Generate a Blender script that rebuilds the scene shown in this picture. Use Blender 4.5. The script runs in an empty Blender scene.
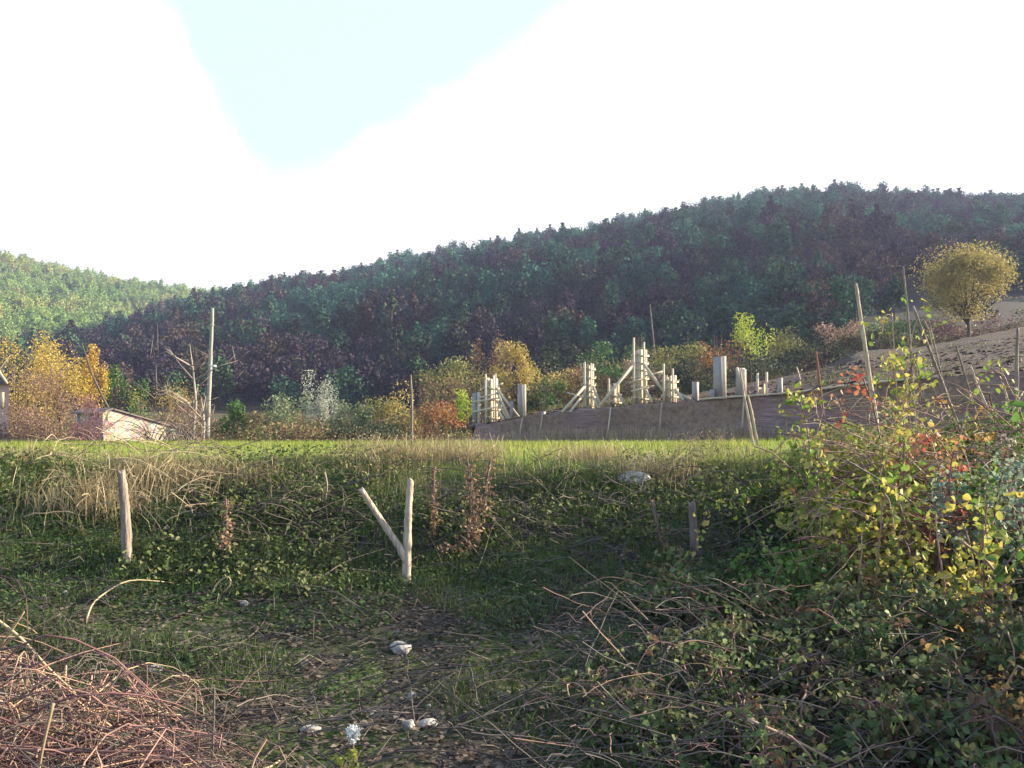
import bpy, math, random
import numpy as np
R = math.radians
rng = np.random.default_rng(7)
random.seed(7)
scene = bpy.context.scene
COL = scene.collection

# ------------------------------------------------------------------ camera
F_PX, HOR = 850.0, 410.0
cam_d = bpy.data.cameras.new("camera"); cam = bpy.data.objects.new("camera", cam_d); COL.objects.link(cam)
cam_d.sensor_width = 36.0; cam_d.lens = F_PX / 1024 * 36.0
cam_d.clip_start = 0.05; cam_d.clip_end = 3000
cam.location = (0, 0, 0)
PITCH = math.atan((HOR - 384) / F_PX)
cam.rotation_euler = (R(90) + PITCH, 0, 0)
scene.camera = cam
# ------------------------------------------------------------------ light
SUN_EL, SUN_AZ = 19.0, 76.0      # azimuth measured from +Y (view direction) towards +X (right)
scene.view_settings.view_transform = 'Standard'
scene.view_settings.look = 'None'
scene.view_settings.exposure = 1.75
scene.view_settings.gamma = 1
w = bpy.data.worlds.new("World"); scene.world = w; w.use_nodes = True
nt = w.node_tree; N = nt.nodes; L = nt.links
for n in list(N): N.remove(n)
out = N.new('ShaderNodeOutputWorld'); bg = N.new('ShaderNodeBackground'); bg.inputs[1].default_value = 0.13
sky = N.new('ShaderNodeTexSky'); sky.sky_type = 'NISHITA'; sky.sun_disc = False
sky.sun_elevation = R(SUN_EL); sky.sun_rotation = R(SUN_AZ); sky.dust_density = 2.0; sky.air_density = 1.0
tc = N.new('ShaderNodeTexCoord'); sx = N.new('ShaderNodeSeparateXYZ'); L.new(tc.outputs['Generated'], sx.inputs[0])
def wm(op, a, b=None, c=None, clamp=False):
    n = N.new('ShaderNodeMath'); n.operation = op; n.use_clamp = clamp
    for i, v in enumerate((a, b, c)):
        if v is None: continue
        if isinstance(v, (int, float)): n.inputs[i].default_value = v
        else: L.new(v, n.inputs[i])
    return n.outputs[0]
ys_ = wm('MAXIMUM', sx.outputs['Y'], 0.02)
U = wm('DIVIDE', sx.outputs['X'], ys_); V = wm('DIVIDE', sx.outputs['Z'], ys_)
nz = N.new('ShaderNodeTexNoise'); nz.inputs['Scale'].default_value = 4.0; nz.inputs['Detail'].default_value = 9; nz.inputs['Roughness'].default_value = 0.55
L.new(tc.outputs['Generated'], nz.inputs['Vector'])
nofs = wm('MULTIPLY', wm('SUBTRACT', nz.outputs[0], 0.5), 0.2)
# an opening of clear sky between the clouds
e1 = wm('ADD', wm('MULTIPLY', wm('ADD', U, 0.31), 0.78), wm('MULTIPLY', wm('SUBTRACT', V, 0.325), 0.62))
e2 = wm('SUBTRACT', wm('MULTIPLY', wm('SUBTRACT', V, 0.33), 0.86), wm('MULTIPLY', wm('ADD', U, 0.2), 0.5))
ee = wm('ADD', wm('SMOOTH_MIN', e1, e2, 0.08), nofs)
mr = N.new('ShaderNodeMapRange'); mr.interpolation_type = 'SMOOTHSTEP'; L.new(ee, mr.inputs[0])
mr.inputs[1].default_value = -0.02; mr.inputs[2].default_value = 0.012
clear = wm('MULTIPLY', mr.outputs[0], wm('GREATER_THAN', sx.outputs['Y'], 0.03))
mixc = N.new('ShaderNodeMix'); mixc.data_type = 'RGBA'
L.new(clear, mixc.inputs[0])
mixc.inputs[6].default_value = (2.75, 2.8, 2.85, 1)       # bright thin cloud
blue = N.new('ShaderNodeMix'); blue.data_type = 'RGBA'; blue.inputs[0].default_value = 0.96
L.new(sky.outputs[0], blue.inputs[6]); blue.inputs[7].default_value = (1.92, 2.36, 2.1, 1)
L.new(blue.outputs[2], mixc.inputs[7])
# the bright cloud bank fills the sky ahead; overhead and behind the sky is clear
mr2 = N.new('ShaderNodeMapRange'); mr2.interpolation_type = 'SMOOTHSTEP'; L.new(wm('SUBTRACT', sx.outputs['Y'], wm('MULTIPLY', sx.outputs['Z'], 0.5)), mr2.inputs[0])
mr2.inputs[1].default_value = -0.15; mr2.inputs[2].default_value = 0.35
fin = N.new('ShaderNodeMix'); fin.data_type = 'RGBA'; L.new(mr2.outputs[0], fin.inputs[0]); L.new(sky.outputs[0], fin.inputs[6]); L.new(mixc.outputs[2], fin.inputs[7])
L.new(fin.outputs[2], bg.inputs[0]); L.new(bg.outputs[0], out.inputs[0])
sun_d = bpy.data.lights.new("sun", 'SUN'); sun_d.energy = 5.0; sun_d.angle = R(0.6); sun_d.color = (1.0, 0.86, 0.62)
sun = bpy.data.objects.new("sun", sun_d); COL.objects.link(sun)
sun.rotation_euler = (R(90 - SUN_EL), 0, R(180 - SUN_AZ) )
# direction check: light travels along local -Z
from mathutils import Vector
sdir = Vector((math.sin(R(SUN_AZ)) * math.cos(R(SUN_EL)), math.cos(R(SUN_AZ)) * math.cos(R(SUN_EL)), math.sin(R(SUN_EL))))
sun.rotation_euler = sdir.to_track_quat('Z', 'Y').to_euler()
scene.cycles.max_bounces = 6; scene.cycles.transparent_max_bounces = 6
scene.cycles.diffuse_bounces = 3; scene.cycles.transmission_bounces = 3; scene.cycles.volume_bounces = 0
scene.cycles.use_denoising = True

# ------------------------------------------------------------------ helpers
def P(px, py, d): return np.array([(px - 512) / F_PX * d, d, (HOR - py) / F_PX * d])
def tagp(o, label=None, cat=None, group=None, kind=None):
    if label: o['label'] = label
    if cat: o['category'] = cat
    if group: o['group'] = group
    if kind: o['kind'] = kind
    return o
def empty(name, loc, label, cat, group=None):
    o = bpy.data.objects.new(name, None); o.empty_display_size = 0.2; COL.objects.link(o); o.location = tuple(loc)
    return tagp(o, label, cat, group)
class MB:
    """collects vertices / quads / triangles and a random value per vertex"""
    def __init__(s): s.v = []; s.f4 = []; s.f3 = []; s.r = []; s.n = 0
    def add(s, v, f4=None, f3=None, r=None):
        v = np.asarray(v, float).reshape(-1, 3)
        if f4 is not None and len(f4): s.f4.append(np.asarray(f4, int).reshape(-1, 4) + s.n)
        if f3 is not None and len(f3): s.f3.append(np.asarray(f3, int).reshape(-1, 3) + s.n)
        if r is None: r = random.random()
        r = np.full(len(v), r) if np.isscalar(r) else np.asarray(r, float)
        s.v.append(v); s.r.append(r); s.n += len(v)
    def mesh(s, name, mat, smooth=False, offset=(0, 0, 0), fmats=None):
        me = bpy.data.meshes.new(name)
        v = np.concatenate(s.v) - np.asarray(offset, float) if s.v else np.zeros((0, 3))
        f4 = np.concatenate(s.f4) if s.f4 else np.zeros((0, 4), int)
        f3 = np.concatenate(s.f3) if s.f3 else np.zeros((0, 3), int)
        me.vertices.add(len(v)); me.vertices.foreach_set('co', v.astype(np.float32).ravel())
        nl = f4.size + f3.size; me.loops.add(nl)
        me.loops.foreach_set('vertex_index', np.concatenate([f4.ravel(), f3.ravel()]).astype(np.int32))
        npoly = len(f4) + len(f3); me.polygons.add(npoly)
        me.polygons.foreach_set('loop_start', np.concatenate([np.arange(len(f4)) * 4, f4.size + np.arange(len(f3)) * 3]).astype(np.int32))
        me.update(calc_edges=True)
        a = me.attributes.new('rnd', 'FLOAT', 'POINT'); a.data.foreach_set('value', np.concatenate(s.r).astype(np.float32) if s.r else [])
        for m in (mat if isinstance(mat, (list, tuple)) else [mat]): me.materials.append(m)
        if smooth: me.polygons.foreach_set('use_smooth', np.ones(npoly, bool))
        if fmats is not None: me.polygons.foreach_set('material_index', np.asarray(fmats, np.int32))
        me.validate(); return me
    def build(s, name, mat, parent=None, smooth=False, loc=None):
        """verts are in world space unless loc is None and parent given -> offset by the parent's location"""
        off = (0, 0, 0)
        if parent is not None:
            off = np.array(parent.location)
        elif loc is not None: off = loc
        o = bpy.data.objects.new(name, s.mesh(name, mat, smooth, off)); COL.objects.link(o)
        if parent is not None: o.parent = parent
        elif loc is not None: o.location = tuple(loc)
        return o
def tube(mb, pts, rad, sides=6, r=None, cap=True):
    pts = np.asarray(pts, float); k = len(pts)
    rad = np.full(k, rad) if np.isscalar(rad) else np.asarray(rad, float)
    t = np.gradient(pts, axis=0); t /= np.linalg.norm(t, axis=1)[:, None] + 1e-9
    ref = np.array([0, 0, 1.0]) if abs(t[:, 2]).mean() < 0.8 else np.array([1.0, 0, 0])
    a = np.cross(t, ref); a /= np.linalg.norm(a, axis=1)[:, None] + 1e-9; b = np.cross(t, a)
    ang = np.arange(sides) / sides * 2 * math.pi
    v = pts[:, None, :] + rad[:, None, None] * (np.cos(ang)[None, :, None] * a[:, None, :] + np.sin(ang)[None, :, None] * b[:, None, :])
    v = v.reshape(-1, 3); f = []
    for i in range(k - 1):
        for j in range(sides):
            j2 = (j + 1) % sides
            f.append((i * sides + j, i * sides + j2, (i + 1) * sides + j2, (i + 1) * sides + j))
    f3 = []
    if cap:
        v = np.vstack([v, pts[0], pts[-1]]); n = k * sides
        for j in range(sides):
            j2 = (j + 1) % sides
            f3.append((n, j2, j)); f3.append((n + 1, (k - 1) * sides + j, (k - 1) * sides + j2))
    mb.add(v, f, f3, r)
def post_tube(mb, pts, rad, g, sides=12, n=26):
    """a weathered round post: lumpy, slightly crooked, with a slanting sawn or split end"""
    pts = np.asarray(pts, float); t = np.linspace(0, len(pts) - 1, n); k = np.arange(len(pts))
    p = np.stack([np.interp(t, k, pts[:, i]) for i in range(3)], 1); r = np.interp(t, k, rad)
    p[1:-1] = (p[:-2] + p[1:-1] * 2 + p[2:]) / 4; p += g.normal(size=p.shape) * r.mean() * .025
    kn = g.integers(3, n - 2, 3); r = r * (1 + .02 * g.normal(size=n)); r[kn] *= 1.1
    a = len(mb.v); tube(mb, p, r, sides, None); v = mb.v[-1]; m = n * sides
    ax = np.repeat(p, sides, 0); flute = 1 + .09 * np.sin(np.tile(np.arange(sides), n) * 2.6 + np.repeat(np.cumsum(g.normal(size=n) * .12), sides)) + .05 * g.normal(size=m)
    v[:m] = ax + (v[:m] - ax) * flute[:, None]
    d = p[-1] - p[-2]; d /= np.linalg.norm(d); v[m - sides:m] += d * (g.uniform(-.5, .8, sides) * r[-1])[:, None]
def box(mb, c, size, rz=0, r=None, axis=None):
    hx, hy, hz = np.array(size) / 2
    v = np.array([(sx_ * hx, sy * hy, sz * hz) for sz in (-1, 1) for sy in (-1, 1) for sx_ in (-1, 1)])
    cz, sn = math.cos(rz), math.sin(rz)
    v = np.stack([v[:, 0] * cz - v[:, 1] * sn, v[:, 0] * sn + v[:, 1] * cz, v[:, 2]], 1) + np.array(c)
    mb.add(v, [(0, 2, 3, 1), (4, 5, 7, 6), (0, 1, 5, 4), (2, 6, 7, 3), (0, 4, 6, 2), (1, 3, 7, 5)], None, r)
def bar(mb, a, b, wd, th, r=None):
    a = np.asarray(a, float); b = np.asarray(b, float); t = (b - a); t /= np.linalg.norm(t)
    ref = np.array([0, 1.0, 0]) if abs(t[1]) < 0.9 else np.array([0, 0, 1.0])
    s1 = np.cross(t, ref); s1 /= np.linalg.norm(s1); s2 = np.cross(t, s1)
    v = []
    for e in (a, b):
        for i, j in ((-1, -1), (1, -1), (1, 1), (-1, 1)): v.append(e + s1 * i * wd / 2 + s2 * j * th / 2)
    mb.add(v, [(0, 1, 5, 4), (1, 2, 6, 5), (2, 3, 7, 6), (3, 0, 4, 7), (3, 2, 1, 0), (4, 5, 6, 7)], None, r)
def unit(n, g=rng):
    v = g.normal(size=(n, 3)); return v / np.linalg.norm(v, axis=1)[:, None]
def leaves(mb, c, size, g=rng, aspect=0.62, r=None, flat=0.0, detail=False, droop=0.0):
    """one small folded leaf per centre"""
    c = np.asarray(c, float); n = len(c)
    if n == 0: return
    size = (np.full(n, size) if np.isscalar(size) else size) * g.uniform(0.65, 1.3, n)
    nn = unit(n, g); nn[:, 2] = nn[:, 2] + flat * 2; nn /= np.linalg.norm(nn, axis=1)[:, None]
    d = unit(n, g); d[:, 2] -= droop; d -= (d * nn).sum(1)[:, None] * nn; d /= np.linalg.norm(d, axis=1)[:, None] + 1e-9
    s = np.cross(nn, d); Lh = size[:, None] * 0.5; W = size[:, None] * aspect * 0.5
    up = nn * size[:, None] * 0.13
    r = g.random(n) if r is None else r
    if detail:
        base = c - d * Lh; tip = c + d * Lh
        r1 = c - d * Lh * 0.45 + s * W * 0.9 + up; r2 = c + d * Lh * 0.3 + s * W * 0.8 + up
        l1 = c - d * Lh * 0.45 - s * W * 0.9 + up; l2 = c + d * Lh * 0.3 - s * W * 0.8 + up
        v = np.stack([base, r1, r2, tip, l2, l1], 1).reshape(-1, 3); i = np.arange(n)[:, None] * 6
        f = np.concatenate([i + np.array([[0, 1, 2, 3]]), i + np.array([[0, 3, 4, 5]])])
        mb.add(v, f, None, np.repeat(r, 6))
    else:
        v = np.stack([c - d * Lh, c + s * W + up, c + d * Lh, c - s * W + up], 1).reshape(-1, 3)
        mb.add(v, np.arange(n)[:, None] * 4 + np.array([[0, 1, 2, 3]]), None, np.repeat(r, 4))
def blades(mb, base, h, wd, lean=0.5, g=rng, r=None, dirs=None, droop=0.35):
    base = np.asarray(base, float); n = len(base)
    if n == 0: return
    h = (np.full(n, h) if np.isscalar(h) else h) * g.uniform(0.5, 1.25, n)
    az = g.uniform(0, 2 * math.pi, n) if dirs is None else dirs
    D = np.stack([np.cos(az), np.sin(az), np.zeros(n)], 1); ln = g.uniform(0, lean, n)[:, None]
    fa = g.uniform(0, math.pi, n); S = np.stack([np.cos(fa), np.sin(fa) * 0.6, np.zeros(n)], 1)
    lv = []
    for t, ww in ((0, 1), (0.4, 0.8), (0.75, 0.5), (1, 0.12)):
        c = base + np.array([0, 0, 1.0]) * (h * (t - droop * t * t * ln[:, 0]))[:, None] + D * (h[:, None] * ln * t * t)
        lv += [c - S * wd * ww / 2, c + S * wd * ww / 2]
    v = np.stack(lv, 1).reshape(-1, 3); i = np.arange(n)[:, None] * 8
    f = np.concatenate([i + np.array([[k, k + 1, k + 3, k + 2]]) for k in (0, 2, 4)])
    r = g.random(n) if r is None else r
    mb.add(v, f, None, np.repeat(r, 8))

# ------------------------------------------------------------------ materials
def newmat(name):
    m = bpy.data.materials.new(name); m.use_nodes = True
    for n in list(m.node_tree.nodes): m.node_tree.nodes.remove(n)
    return m, m.node_tree.nodes, m.node_tree.links
def ramp(N, L, fac, cols):
    n = N.new('ShaderNodeValToRGB'); cr = n.color_ramp
    while len(cr.elements) < len(cols): cr.elements.new(0.5)
    for i, c in enumerate(cols):
        p, c = c if isinstance(c[0], (int, float)) and isinstance(c[1], (tuple, list)) else (i / max(1, len(cols) - 1), c)
        cr.elements[i].position = p; cr.elements[i].color = (*c, 1)
    if fac is not None: L.new(fac, n.inputs[0])
    return n.outputs[0]
def noise(N, L, scale, detail=4, coord=None, rough=0.6):
    n = N.new('ShaderNodeTexNoise'); n.inputs['Scale'].default_value = scale; n.inputs['Detail'].default_value = detail
    n.inputs['Roughness'].default_value = rough
    if coord is not None: L.new(coord, n.inputs['Vector'])
    return n.outputs[0]
def mmix(N, L, f, a, b, mode='MIX'):
    n = N.new('ShaderNodeMix'); n.data_type = 'RGBA'; n.blend_type = mode
    for i, v in ((0, f), (6, a), (7, b)):
        if isinstance(v, (int, float)): n.inputs[i].default_value = v
        elif isinstance(v, tuple): n.inputs[i].default_value = (*v, 1)
        else: L.new(v, n.inputs[i])
    return n.outputs[2]
def math_(N, L, op, a, b, clamp=False):
    n = N.new('ShaderNodeMath'); n.operation = op; n.use_clamp = clamp
    for i, v in enumerate((a, b)):
        if isinstance(v, (int, float)): n.inputs[i].default_value = v
        else: L.new(v, n.inputs[i])
    return n.outputs[0]
def leafmat(name, cols, trans=0.35, clump=0.0, inst=False):
    """leaf colours vary from leaf to leaf, in clumps, and (inst) from tree to tree"""
    m, N, L = newmat(name)
    at = N.new('ShaderNodeAttribute'); at.attribute_name = 'rnd'; f = at.outputs['Fac']
    if inst:
        oi = N.new('ShaderNodeObjectInfo')
        nn = noise(N, L, 0.018, 2, oi.outputs['Location'])
        big = math_(N, L, 'MULTIPLY', math_(N, L, 'SUBTRACT', nn, 0.5), 3.8)
        f = math_(N, L, 'ADD', math_(N, L, 'MULTIPLY', f, 0.16), math_(N, L, 'MULTIPLY', oi.outputs['Random'], 0.75))
        f = math_(N, L, 'ADD', f, math_(N, L, 'ADD', big, -0.02), True)
        if name == 'hillside_foliage':      # greener on the upper slope, purple brown lower down
            sz_ = N.new('ShaderNodeSeparateXYZ'); L.new(oi.outputs['Location'], sz_.inputs[0])
            f = math_(N, L, 'SUBTRACT', f, math_(N, L, 'MULTIPLY', math_(N, L, 'SUBTRACT', sz_.outputs['Z'], 38.0), 0.0045), True)
    elif clump:
        g = N.new('ShaderNodeNewGeometry')
        nn = noise(N, L, clump, 2, g.outputs['Position'])
        f = math_(N, L, 'ADD', math_(N, L, 'MULTIPLY', f, 0.55), math_(N, L, 'MULTIPLY', math_(N, L, 'SUBTRACT', nn, 0.28), 1.0), True)
    c = ramp(N, L, f, cols)
    d = N.new('ShaderNodeBsdfPrincipled'); L.new(c, d.inputs['Base Color']); d.inputs['Roughness'].default_value = 0.6
    d.inputs['Specular IOR Level'].default_value = 0.25
    if inst: d = N.new('ShaderNodeBsdfDiffuse'); L.new(c, d.inputs[0])
    t = N.new('ShaderNodeBsdfTranslucent'); L.new(c, t.inputs[0])
    mx = N.new('ShaderNodeMixShader'); mx.inputs[0].default_value = trans; L.new(d.outputs[0], mx.inputs[1]); L.new(t.outputs[0], mx.inputs[2])
    o = N.new('ShaderNodeOutputMaterial'); L.new(mx.outputs[0], o.inputs[0]); return m
def solid(name, cols, rough=0.85, nscale=6.0, bump=0.0, stretch=None, nmix=0.5):
    """rnd-varied colour with noise mottling"""
    m, N, L = newmat(name)
    at = N.new('ShaderNodeAttribute'); at.attribute_name = 'rnd'
    t = N.new('ShaderNodeTexCoord'); co = t.outputs['Object']
    if stretch:
        mp = N.new('ShaderNodeMapping'); mp.inputs['Scale'].default_value = stretch; L.new(co, mp.inputs[0]); co = mp.outputs[0]
    nn = noise(N, L, nscale, 5, co)
    f = math_(N, L, 'ADD', math_(N, L, 'MULTIPLY', at.outputs['Fac'], 1 - nmix), math_(N, L, 'MULTIPLY', math_(N, L, 'SUBTRACT', nn, 0.2), nmix * 1.6), True)
    c = ramp(N, L, f, cols)
    d = N.new('ShaderNodeBsdfPrincipled'); L.new(c, d.inputs['Base Color']); d.inputs['Roughness'].default_value = rough
    d.inputs['Specular IOR Level'].default_value = 0.25
    if bump:
        b = N.new('ShaderNodeBump'); b.inputs['Strength'].default_value = bump; b.inputs['Distance'].default_value = 0.02
        L.new(nn, b.inputs['Height']); L.new(b.outputs[0], d.inputs['Normal'])
    o = N.new('ShaderNodeOutputMaterial'); L.new(d.outputs[0], o.inputs[0]); return m

M = {}
M['bark'] = solid('bark', [(.05, .04, .035), (.14, .115, .095)], 0.9, 8, 0.5)
M['palebark'] = solid('pale_bark', [(.15, .125, .105), (.32, .27, .23)], 0.9, 10, 0.4)
M['twig'] = solid('twig', [(.07, .05, .045), (.2, .15, .12)], 0.8, 9)
M['redtwig'] = solid('red_twig', [(.07, .032, .035), (.17, .09, .09), (.33, .2, .16), (.46, .33, .22)], 0.7, 5, nmix=0.3)
M['darktwig'] = solid('dark_twig', [(.035, .03, .03), (.09, .075, .07), (.2, .17, .15)], 0.8, 5, nmix=0.3)
M['drystem'] = solid('dry_stem', [(.15, .11, .07), (.33, .26, .16), (.48, .4, .27)], 0.8, 5, nmix=0.3)
M['stake'] = solid('stake_wood', [(.12, .08, .06), (.4, .32, .25), (.66, .57, .47)], 0.85, 38, 0.9, (1, 1, 0.12), .85)
M['stakegrey'] = solid('grey_stake_wood', [(.06, .045, .04), (.2, .16, .135), (.36, .31, .27)], 0.85, 38, 0.9, (1, 1, 0.12), .85)
M['redstake'] = solid('red_brown_stake', [(.16, .07, .06), (.3, .15, .12)], 0.85, 12, 0.3, (1, 1, 0.15))
M['plank'] = solid('formwork_plank', [(.22, .17, .12), (.48, .39, .28), (.7, .6, .46)], 0.8, 7, 0.2, (1, 1, 0.2))  # wood tones raised in place of sunlight on the front faces
M['batten'] = solid('formwork_batten', [(.42, .34, .25), (.62, .53, .41)], 0.8, 7, 0.2)
M['concrete'] = solid('concrete', [(.22, .2, .2), (.36, .33, .33)], 0.9, 3, 0.3)
M['rebar'] = solid('rebar', [(.08, .045, .035), (.16, .08, .06)], 0.7, 10)
M['metalpole'] = solid('weathered_pole', [(.2, .2, .18), (.34, .33, .29)], 0.6, 5, 0.1)
M['stone'] = solid('pale_stone', [(.16, .15, .13), (.36, .34, .31), (.6, .58, .54)], 0.95, 22, 0.9, nmix=.8)
M['whitepl'] = solid('white_petal', [(.7, .7, .68), (.8, .8, .78)], 0.8, 5)

# ------------------------------------------------------------------ terrain
PY = np.array([-80, -6, 2, 3.2, 4.5, 6, 7.2, 8, 8.5, 9, 9.5, 10, 10.6, 11.3, 12.2, 14, 38, 60, 100, 130, 200, 700])
PZ = np.array([-1.6, -1.6, -1.62, -1.78, -1.86, -1.82, -1.72, -1.6, -1.38, -1.13, -.93, -.78, -.66, -.585, -.57, -.62, -1.47, -1.9, -1.6, 0, 4, 20])
def wob(x, y, seed, scale, k=6):
    g = np.random.default_rng(seed); s = 0
    for i in range(k):
        a = g.uniform(0, 6.28); f = scale * g.uniform(0.6, 1.8); p = g.uniform(0, 6.28)
        s = s + np.sin((x * math.cos(a) + y * math.sin(a)) * f + p)
    return s / math.sqrt(k)
def gz(x, y):
    x = np.asarray(x, float); y = np.asarray(y, float)
    sh = wob(x, 0 * x, 3, 0.45) * 0.16 * np.clip((y - 6) / 2, 0, 1) * np.clip((14 - y) / 2, 0, 1)
    z = np.interp(y + sh, PY, PZ)
    near = np.clip((y - 2.5) / 1.5, 0, 1) * np.clip((13 - y) / 2, 0, 1)
    z = z + near * (wob(x, y, 11, 1.3) * 0.035 + wob(x, y, 12, 4.0) * 0.018 + wob(x, y, 13, 11) * 0.007)
    z = z + wob(x, y, 14, 0.09) * 0.12 * np.clip((y - 20) / 20, 0, 1)
    # the bank climbs a little towards the bramble thicket on the right
    z = z + np.clip((x - 2.5) / 3, 0, 1) * 0.12 * np.clip((y - 7) / 3, 0, 1) * np.clip((16 - y) / 4, 0, 1)
    return z
def hit(px, py, lo=3.0, hi=40.0):
    """depth where the line of sight through a photo point meets the ground"""
    ds = np.linspace(lo, hi, 4000); p = (px - 512) / F_PX * ds
    zz = (HOR - py) / F_PX * ds; k = np.where(zz < gz(p, ds))[0]
    return float(ds[k[0]]) if len(k) else hi
def G(px, d): x = (px - 512) / F_PX * d; return np.array([x, d, float(gz(x, d))])
def grow(a, b, s0, rt):
    r_ = [a]; s = s0
    while r_[-1] < b: r_.append(r_[-1] + s); s *= rt
    return r_
xs = np.arange(-9, 9.01, 0.11); right = np.array(grow(9.15, 640, 0.16, 1.09))
xs = np.concatenate([-right[::-1], xs, right])
ysl = np.concatenate([np.linspace(-80, 2, 20), np.arange(2.15, 14, 0.1), np.array(grow(14, 690, 0.16, 1.06))])
def grid_mesh(mb, X, Y, Z):
    ny, nx = X.shape; v = np.stack([X, Y, Z], -1).reshape(-1, 3); i = np.arange(nx * ny).reshape(ny, nx)
    f = np.stack([i[:-1, :-1], i[:-1, 1:], i[1:, 1:], i[1:, :-1]], -1).reshape(-1, 4); mb.add(v, f, None, 0.5)
X, Y = np.meshgrid(xs, ysl); mb = MB(); grid_mesh(mb, X, Y, gz(X, Y))
def ground_mat():
    m, N, L = newmat('ground_soil_and_grass'); g = N.new('ShaderNodeNewGeometry'); pos = g.outputs['Position']
    s = N.new('ShaderNodeSeparateXYZ'); L.new(pos, s.inputs[0])
    n1 = noise(N, L, 1.3, 6, pos); n2 = noise(N, L, 14, 6, pos, 0.7); n3 = noise(N, L, 0.5, 4, pos)
    soil = ramp(N, L, n2, [(.3, (.02, .018, .016)), (.5, (.055, .048, .042)), (.62, (.085, .075, .065)), (.78, (.16, .145, .13))])
    moss = ramp(N, L, n2, [(.03, .06, .015), (.09, .13, .035)])
    near = mmix(N, L, ramp(N, L, n1, [(.42, (0, 0, 0)), (.56, (.8, .8, .8))]), soil, moss)
    mead = ramp(N, L, n2, [(.2, (.1, .15, .03)), (.5, (.2, .27, .05)), (.8, (.33, .34, .1))])
    mead = mmix(N, L, ramp(N, L, n3, [(.45, (0, 0, 0)), (.7, (.8, .8, .8))]), mead, (.3, .25, .14))
    yy = math_(N, L, 'ADD', s.outputs['Y'], math_(N, L, 'MULTIPLY', math_(N, L, 'SUBTRACT', n1, .5), 2.0))
    mr = N.new('ShaderNodeMapRange'); L.new(yy, mr.inputs[0]); mr.inputs[1].default_value = 10.3; mr.inputs[2].default_value = 11.3
    c = mmix(N, L, mr.outputs[0], near, mead)
    m2 = N.new('ShaderNodeMapRange'); L.new(yy, m2.inputs[0]); m2.inputs[1].default_value = 37; m2.inputs[2].default_value = 41
    c = mmix(N, L, m2.outputs[0], c, ramp(N, L, n1, [(.3, (.04, .045, .025)), (.6, (.11, .09, .05))]))
    d = N.new('ShaderNodeBsdfPrincipled'); L.new(c, d.inputs['Base Color']); d.inputs['Roughness'].default_value = 0.95
    d.inputs['Specular IOR Level'].default_value = 0.1
    b = N.new('ShaderNodeBump'); b.inputs['Strength'].default_value = .8; b.inputs['Distance'].default_value = .04
    L.new(n2, b.inputs['Height']); L.new(b.outputs[0], d.inputs['Normal'])
    o = N.new('ShaderNodeOutputMaterial'); L.new(d.outputs[0], o.inputs[0]); return m
tagp(mb.build('ground', ground_mat(), smooth=True), kind='structure')

# ------------------------------------------------------------------ hills
def fan(name, pxs, foot_d, foot_z, ridge_d, ridge_z, mat, prof=1.0, back=0.25, amp=3.0, seed=5, nt_=60):
    """a hill whose foot and ridge are given per bearing; returns a sampler z(bearing, t)"""
    u = (np.asarray(pxs, float) - 512) / F_PX; uu = np.linspace(u[0], u[-1], 240); tt = np.concatenate([[-.01], np.linspace(0, 1 + back, nt_)])
    def surf(uq, tq):
        fd = np.interp(uq, u, foot_d); fz = np.interp(uq, u, foot_z); rd = np.interp(uq, u, ridge_d); rz = np.interp(uq, u, ridge_z)
        d = fd + (rd - fd) * tq; x = uq * d
        s = np.where(tq <= 1, np.power(np.clip(tq, 0, 1), prof) * (1.12 - 0.12 * tq), 1 - (tq - 1) ** 1.3 * 2.2)
        z = fz + (rz - fz) * s + (wob(x, d, seed, 0.02) * amp + wob(x, d, seed + 1, 0.06) * amp * 0.3) * np.clip(tq * 3, 0, 1) * np.clip(1.6 - tq, 0.3, 1)
        z = np.where(np.asarray(tq) < 0, z - 12, z)
        return x, d, z
    UU, TT = np.meshgrid(uu, tt); Xh, Yh, Zh = surf(UU, TT); mb = MB(); grid_mesh(mb, Xh, Yh, Zh)
    o = mb.build(name, mat, smooth=True); tagp(o, kind='structure'); return surf
hillmat = solid('hill_undergrowth', [(.02, .022, .018), (.05, .045, .035)], 0.95, .12, nmix=.9)
hillmat2 = solid('hill_grass', [(.04, .06, .025), (.1, .12, .05)], 0.95, .1, nmix=.9)
rp = [-500, -60, 60, 120, 170, 215, 260, 340, 400, 500, 600, 700, 780, 850, 940, 1024, 1300, 1700]
ry = [420, 385, 364, 342, 325, 311, 306, 293, 281, 262, 245, 225, 212, 208, 214, 220, 230, 260]
rd = [300, 330, 360, 390, 410, 425, 440, 450, 450, 450, 445, 440, 435, 430, 430, 430, 420, 400]
rz_ = [(HOR - y) / F_PX * d for y, d in zip(ry, rd)]
fd_ = [120, 120, 120, 120, 120, 120, 120, 120, 120, 115, 112, 108, 104, 100, 100, 100, 100, 100]
fz_ = [-3, -3, -3, -3, -3, -3, -3, -3, -2, -1, 0, 2, 4, 6, 8, 9, 10, 12]
main_hill = fan('wooded_hill', rp, fd_, fz_, rd, rz_, hillmat, prof=1.05)
lp = [-900, -400, -100, 0, 60, 120, 215, 300, 420, 600]
ly = [175, 215, 252, 267, 279, 293, 306, 320, 352, 380]
ld = [620] * 10
lz = [(HOR - y) / F_PX * d for y, d in zip(ly, ld)]
left_hill = fan('sunny_hill', lp, [190, 210, 250, 270, 290, 320, 360, 400, 430, 450], [-4] * 10, ld, lz, hillmat2, prof=.95, back=.1, seed=25)

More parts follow.
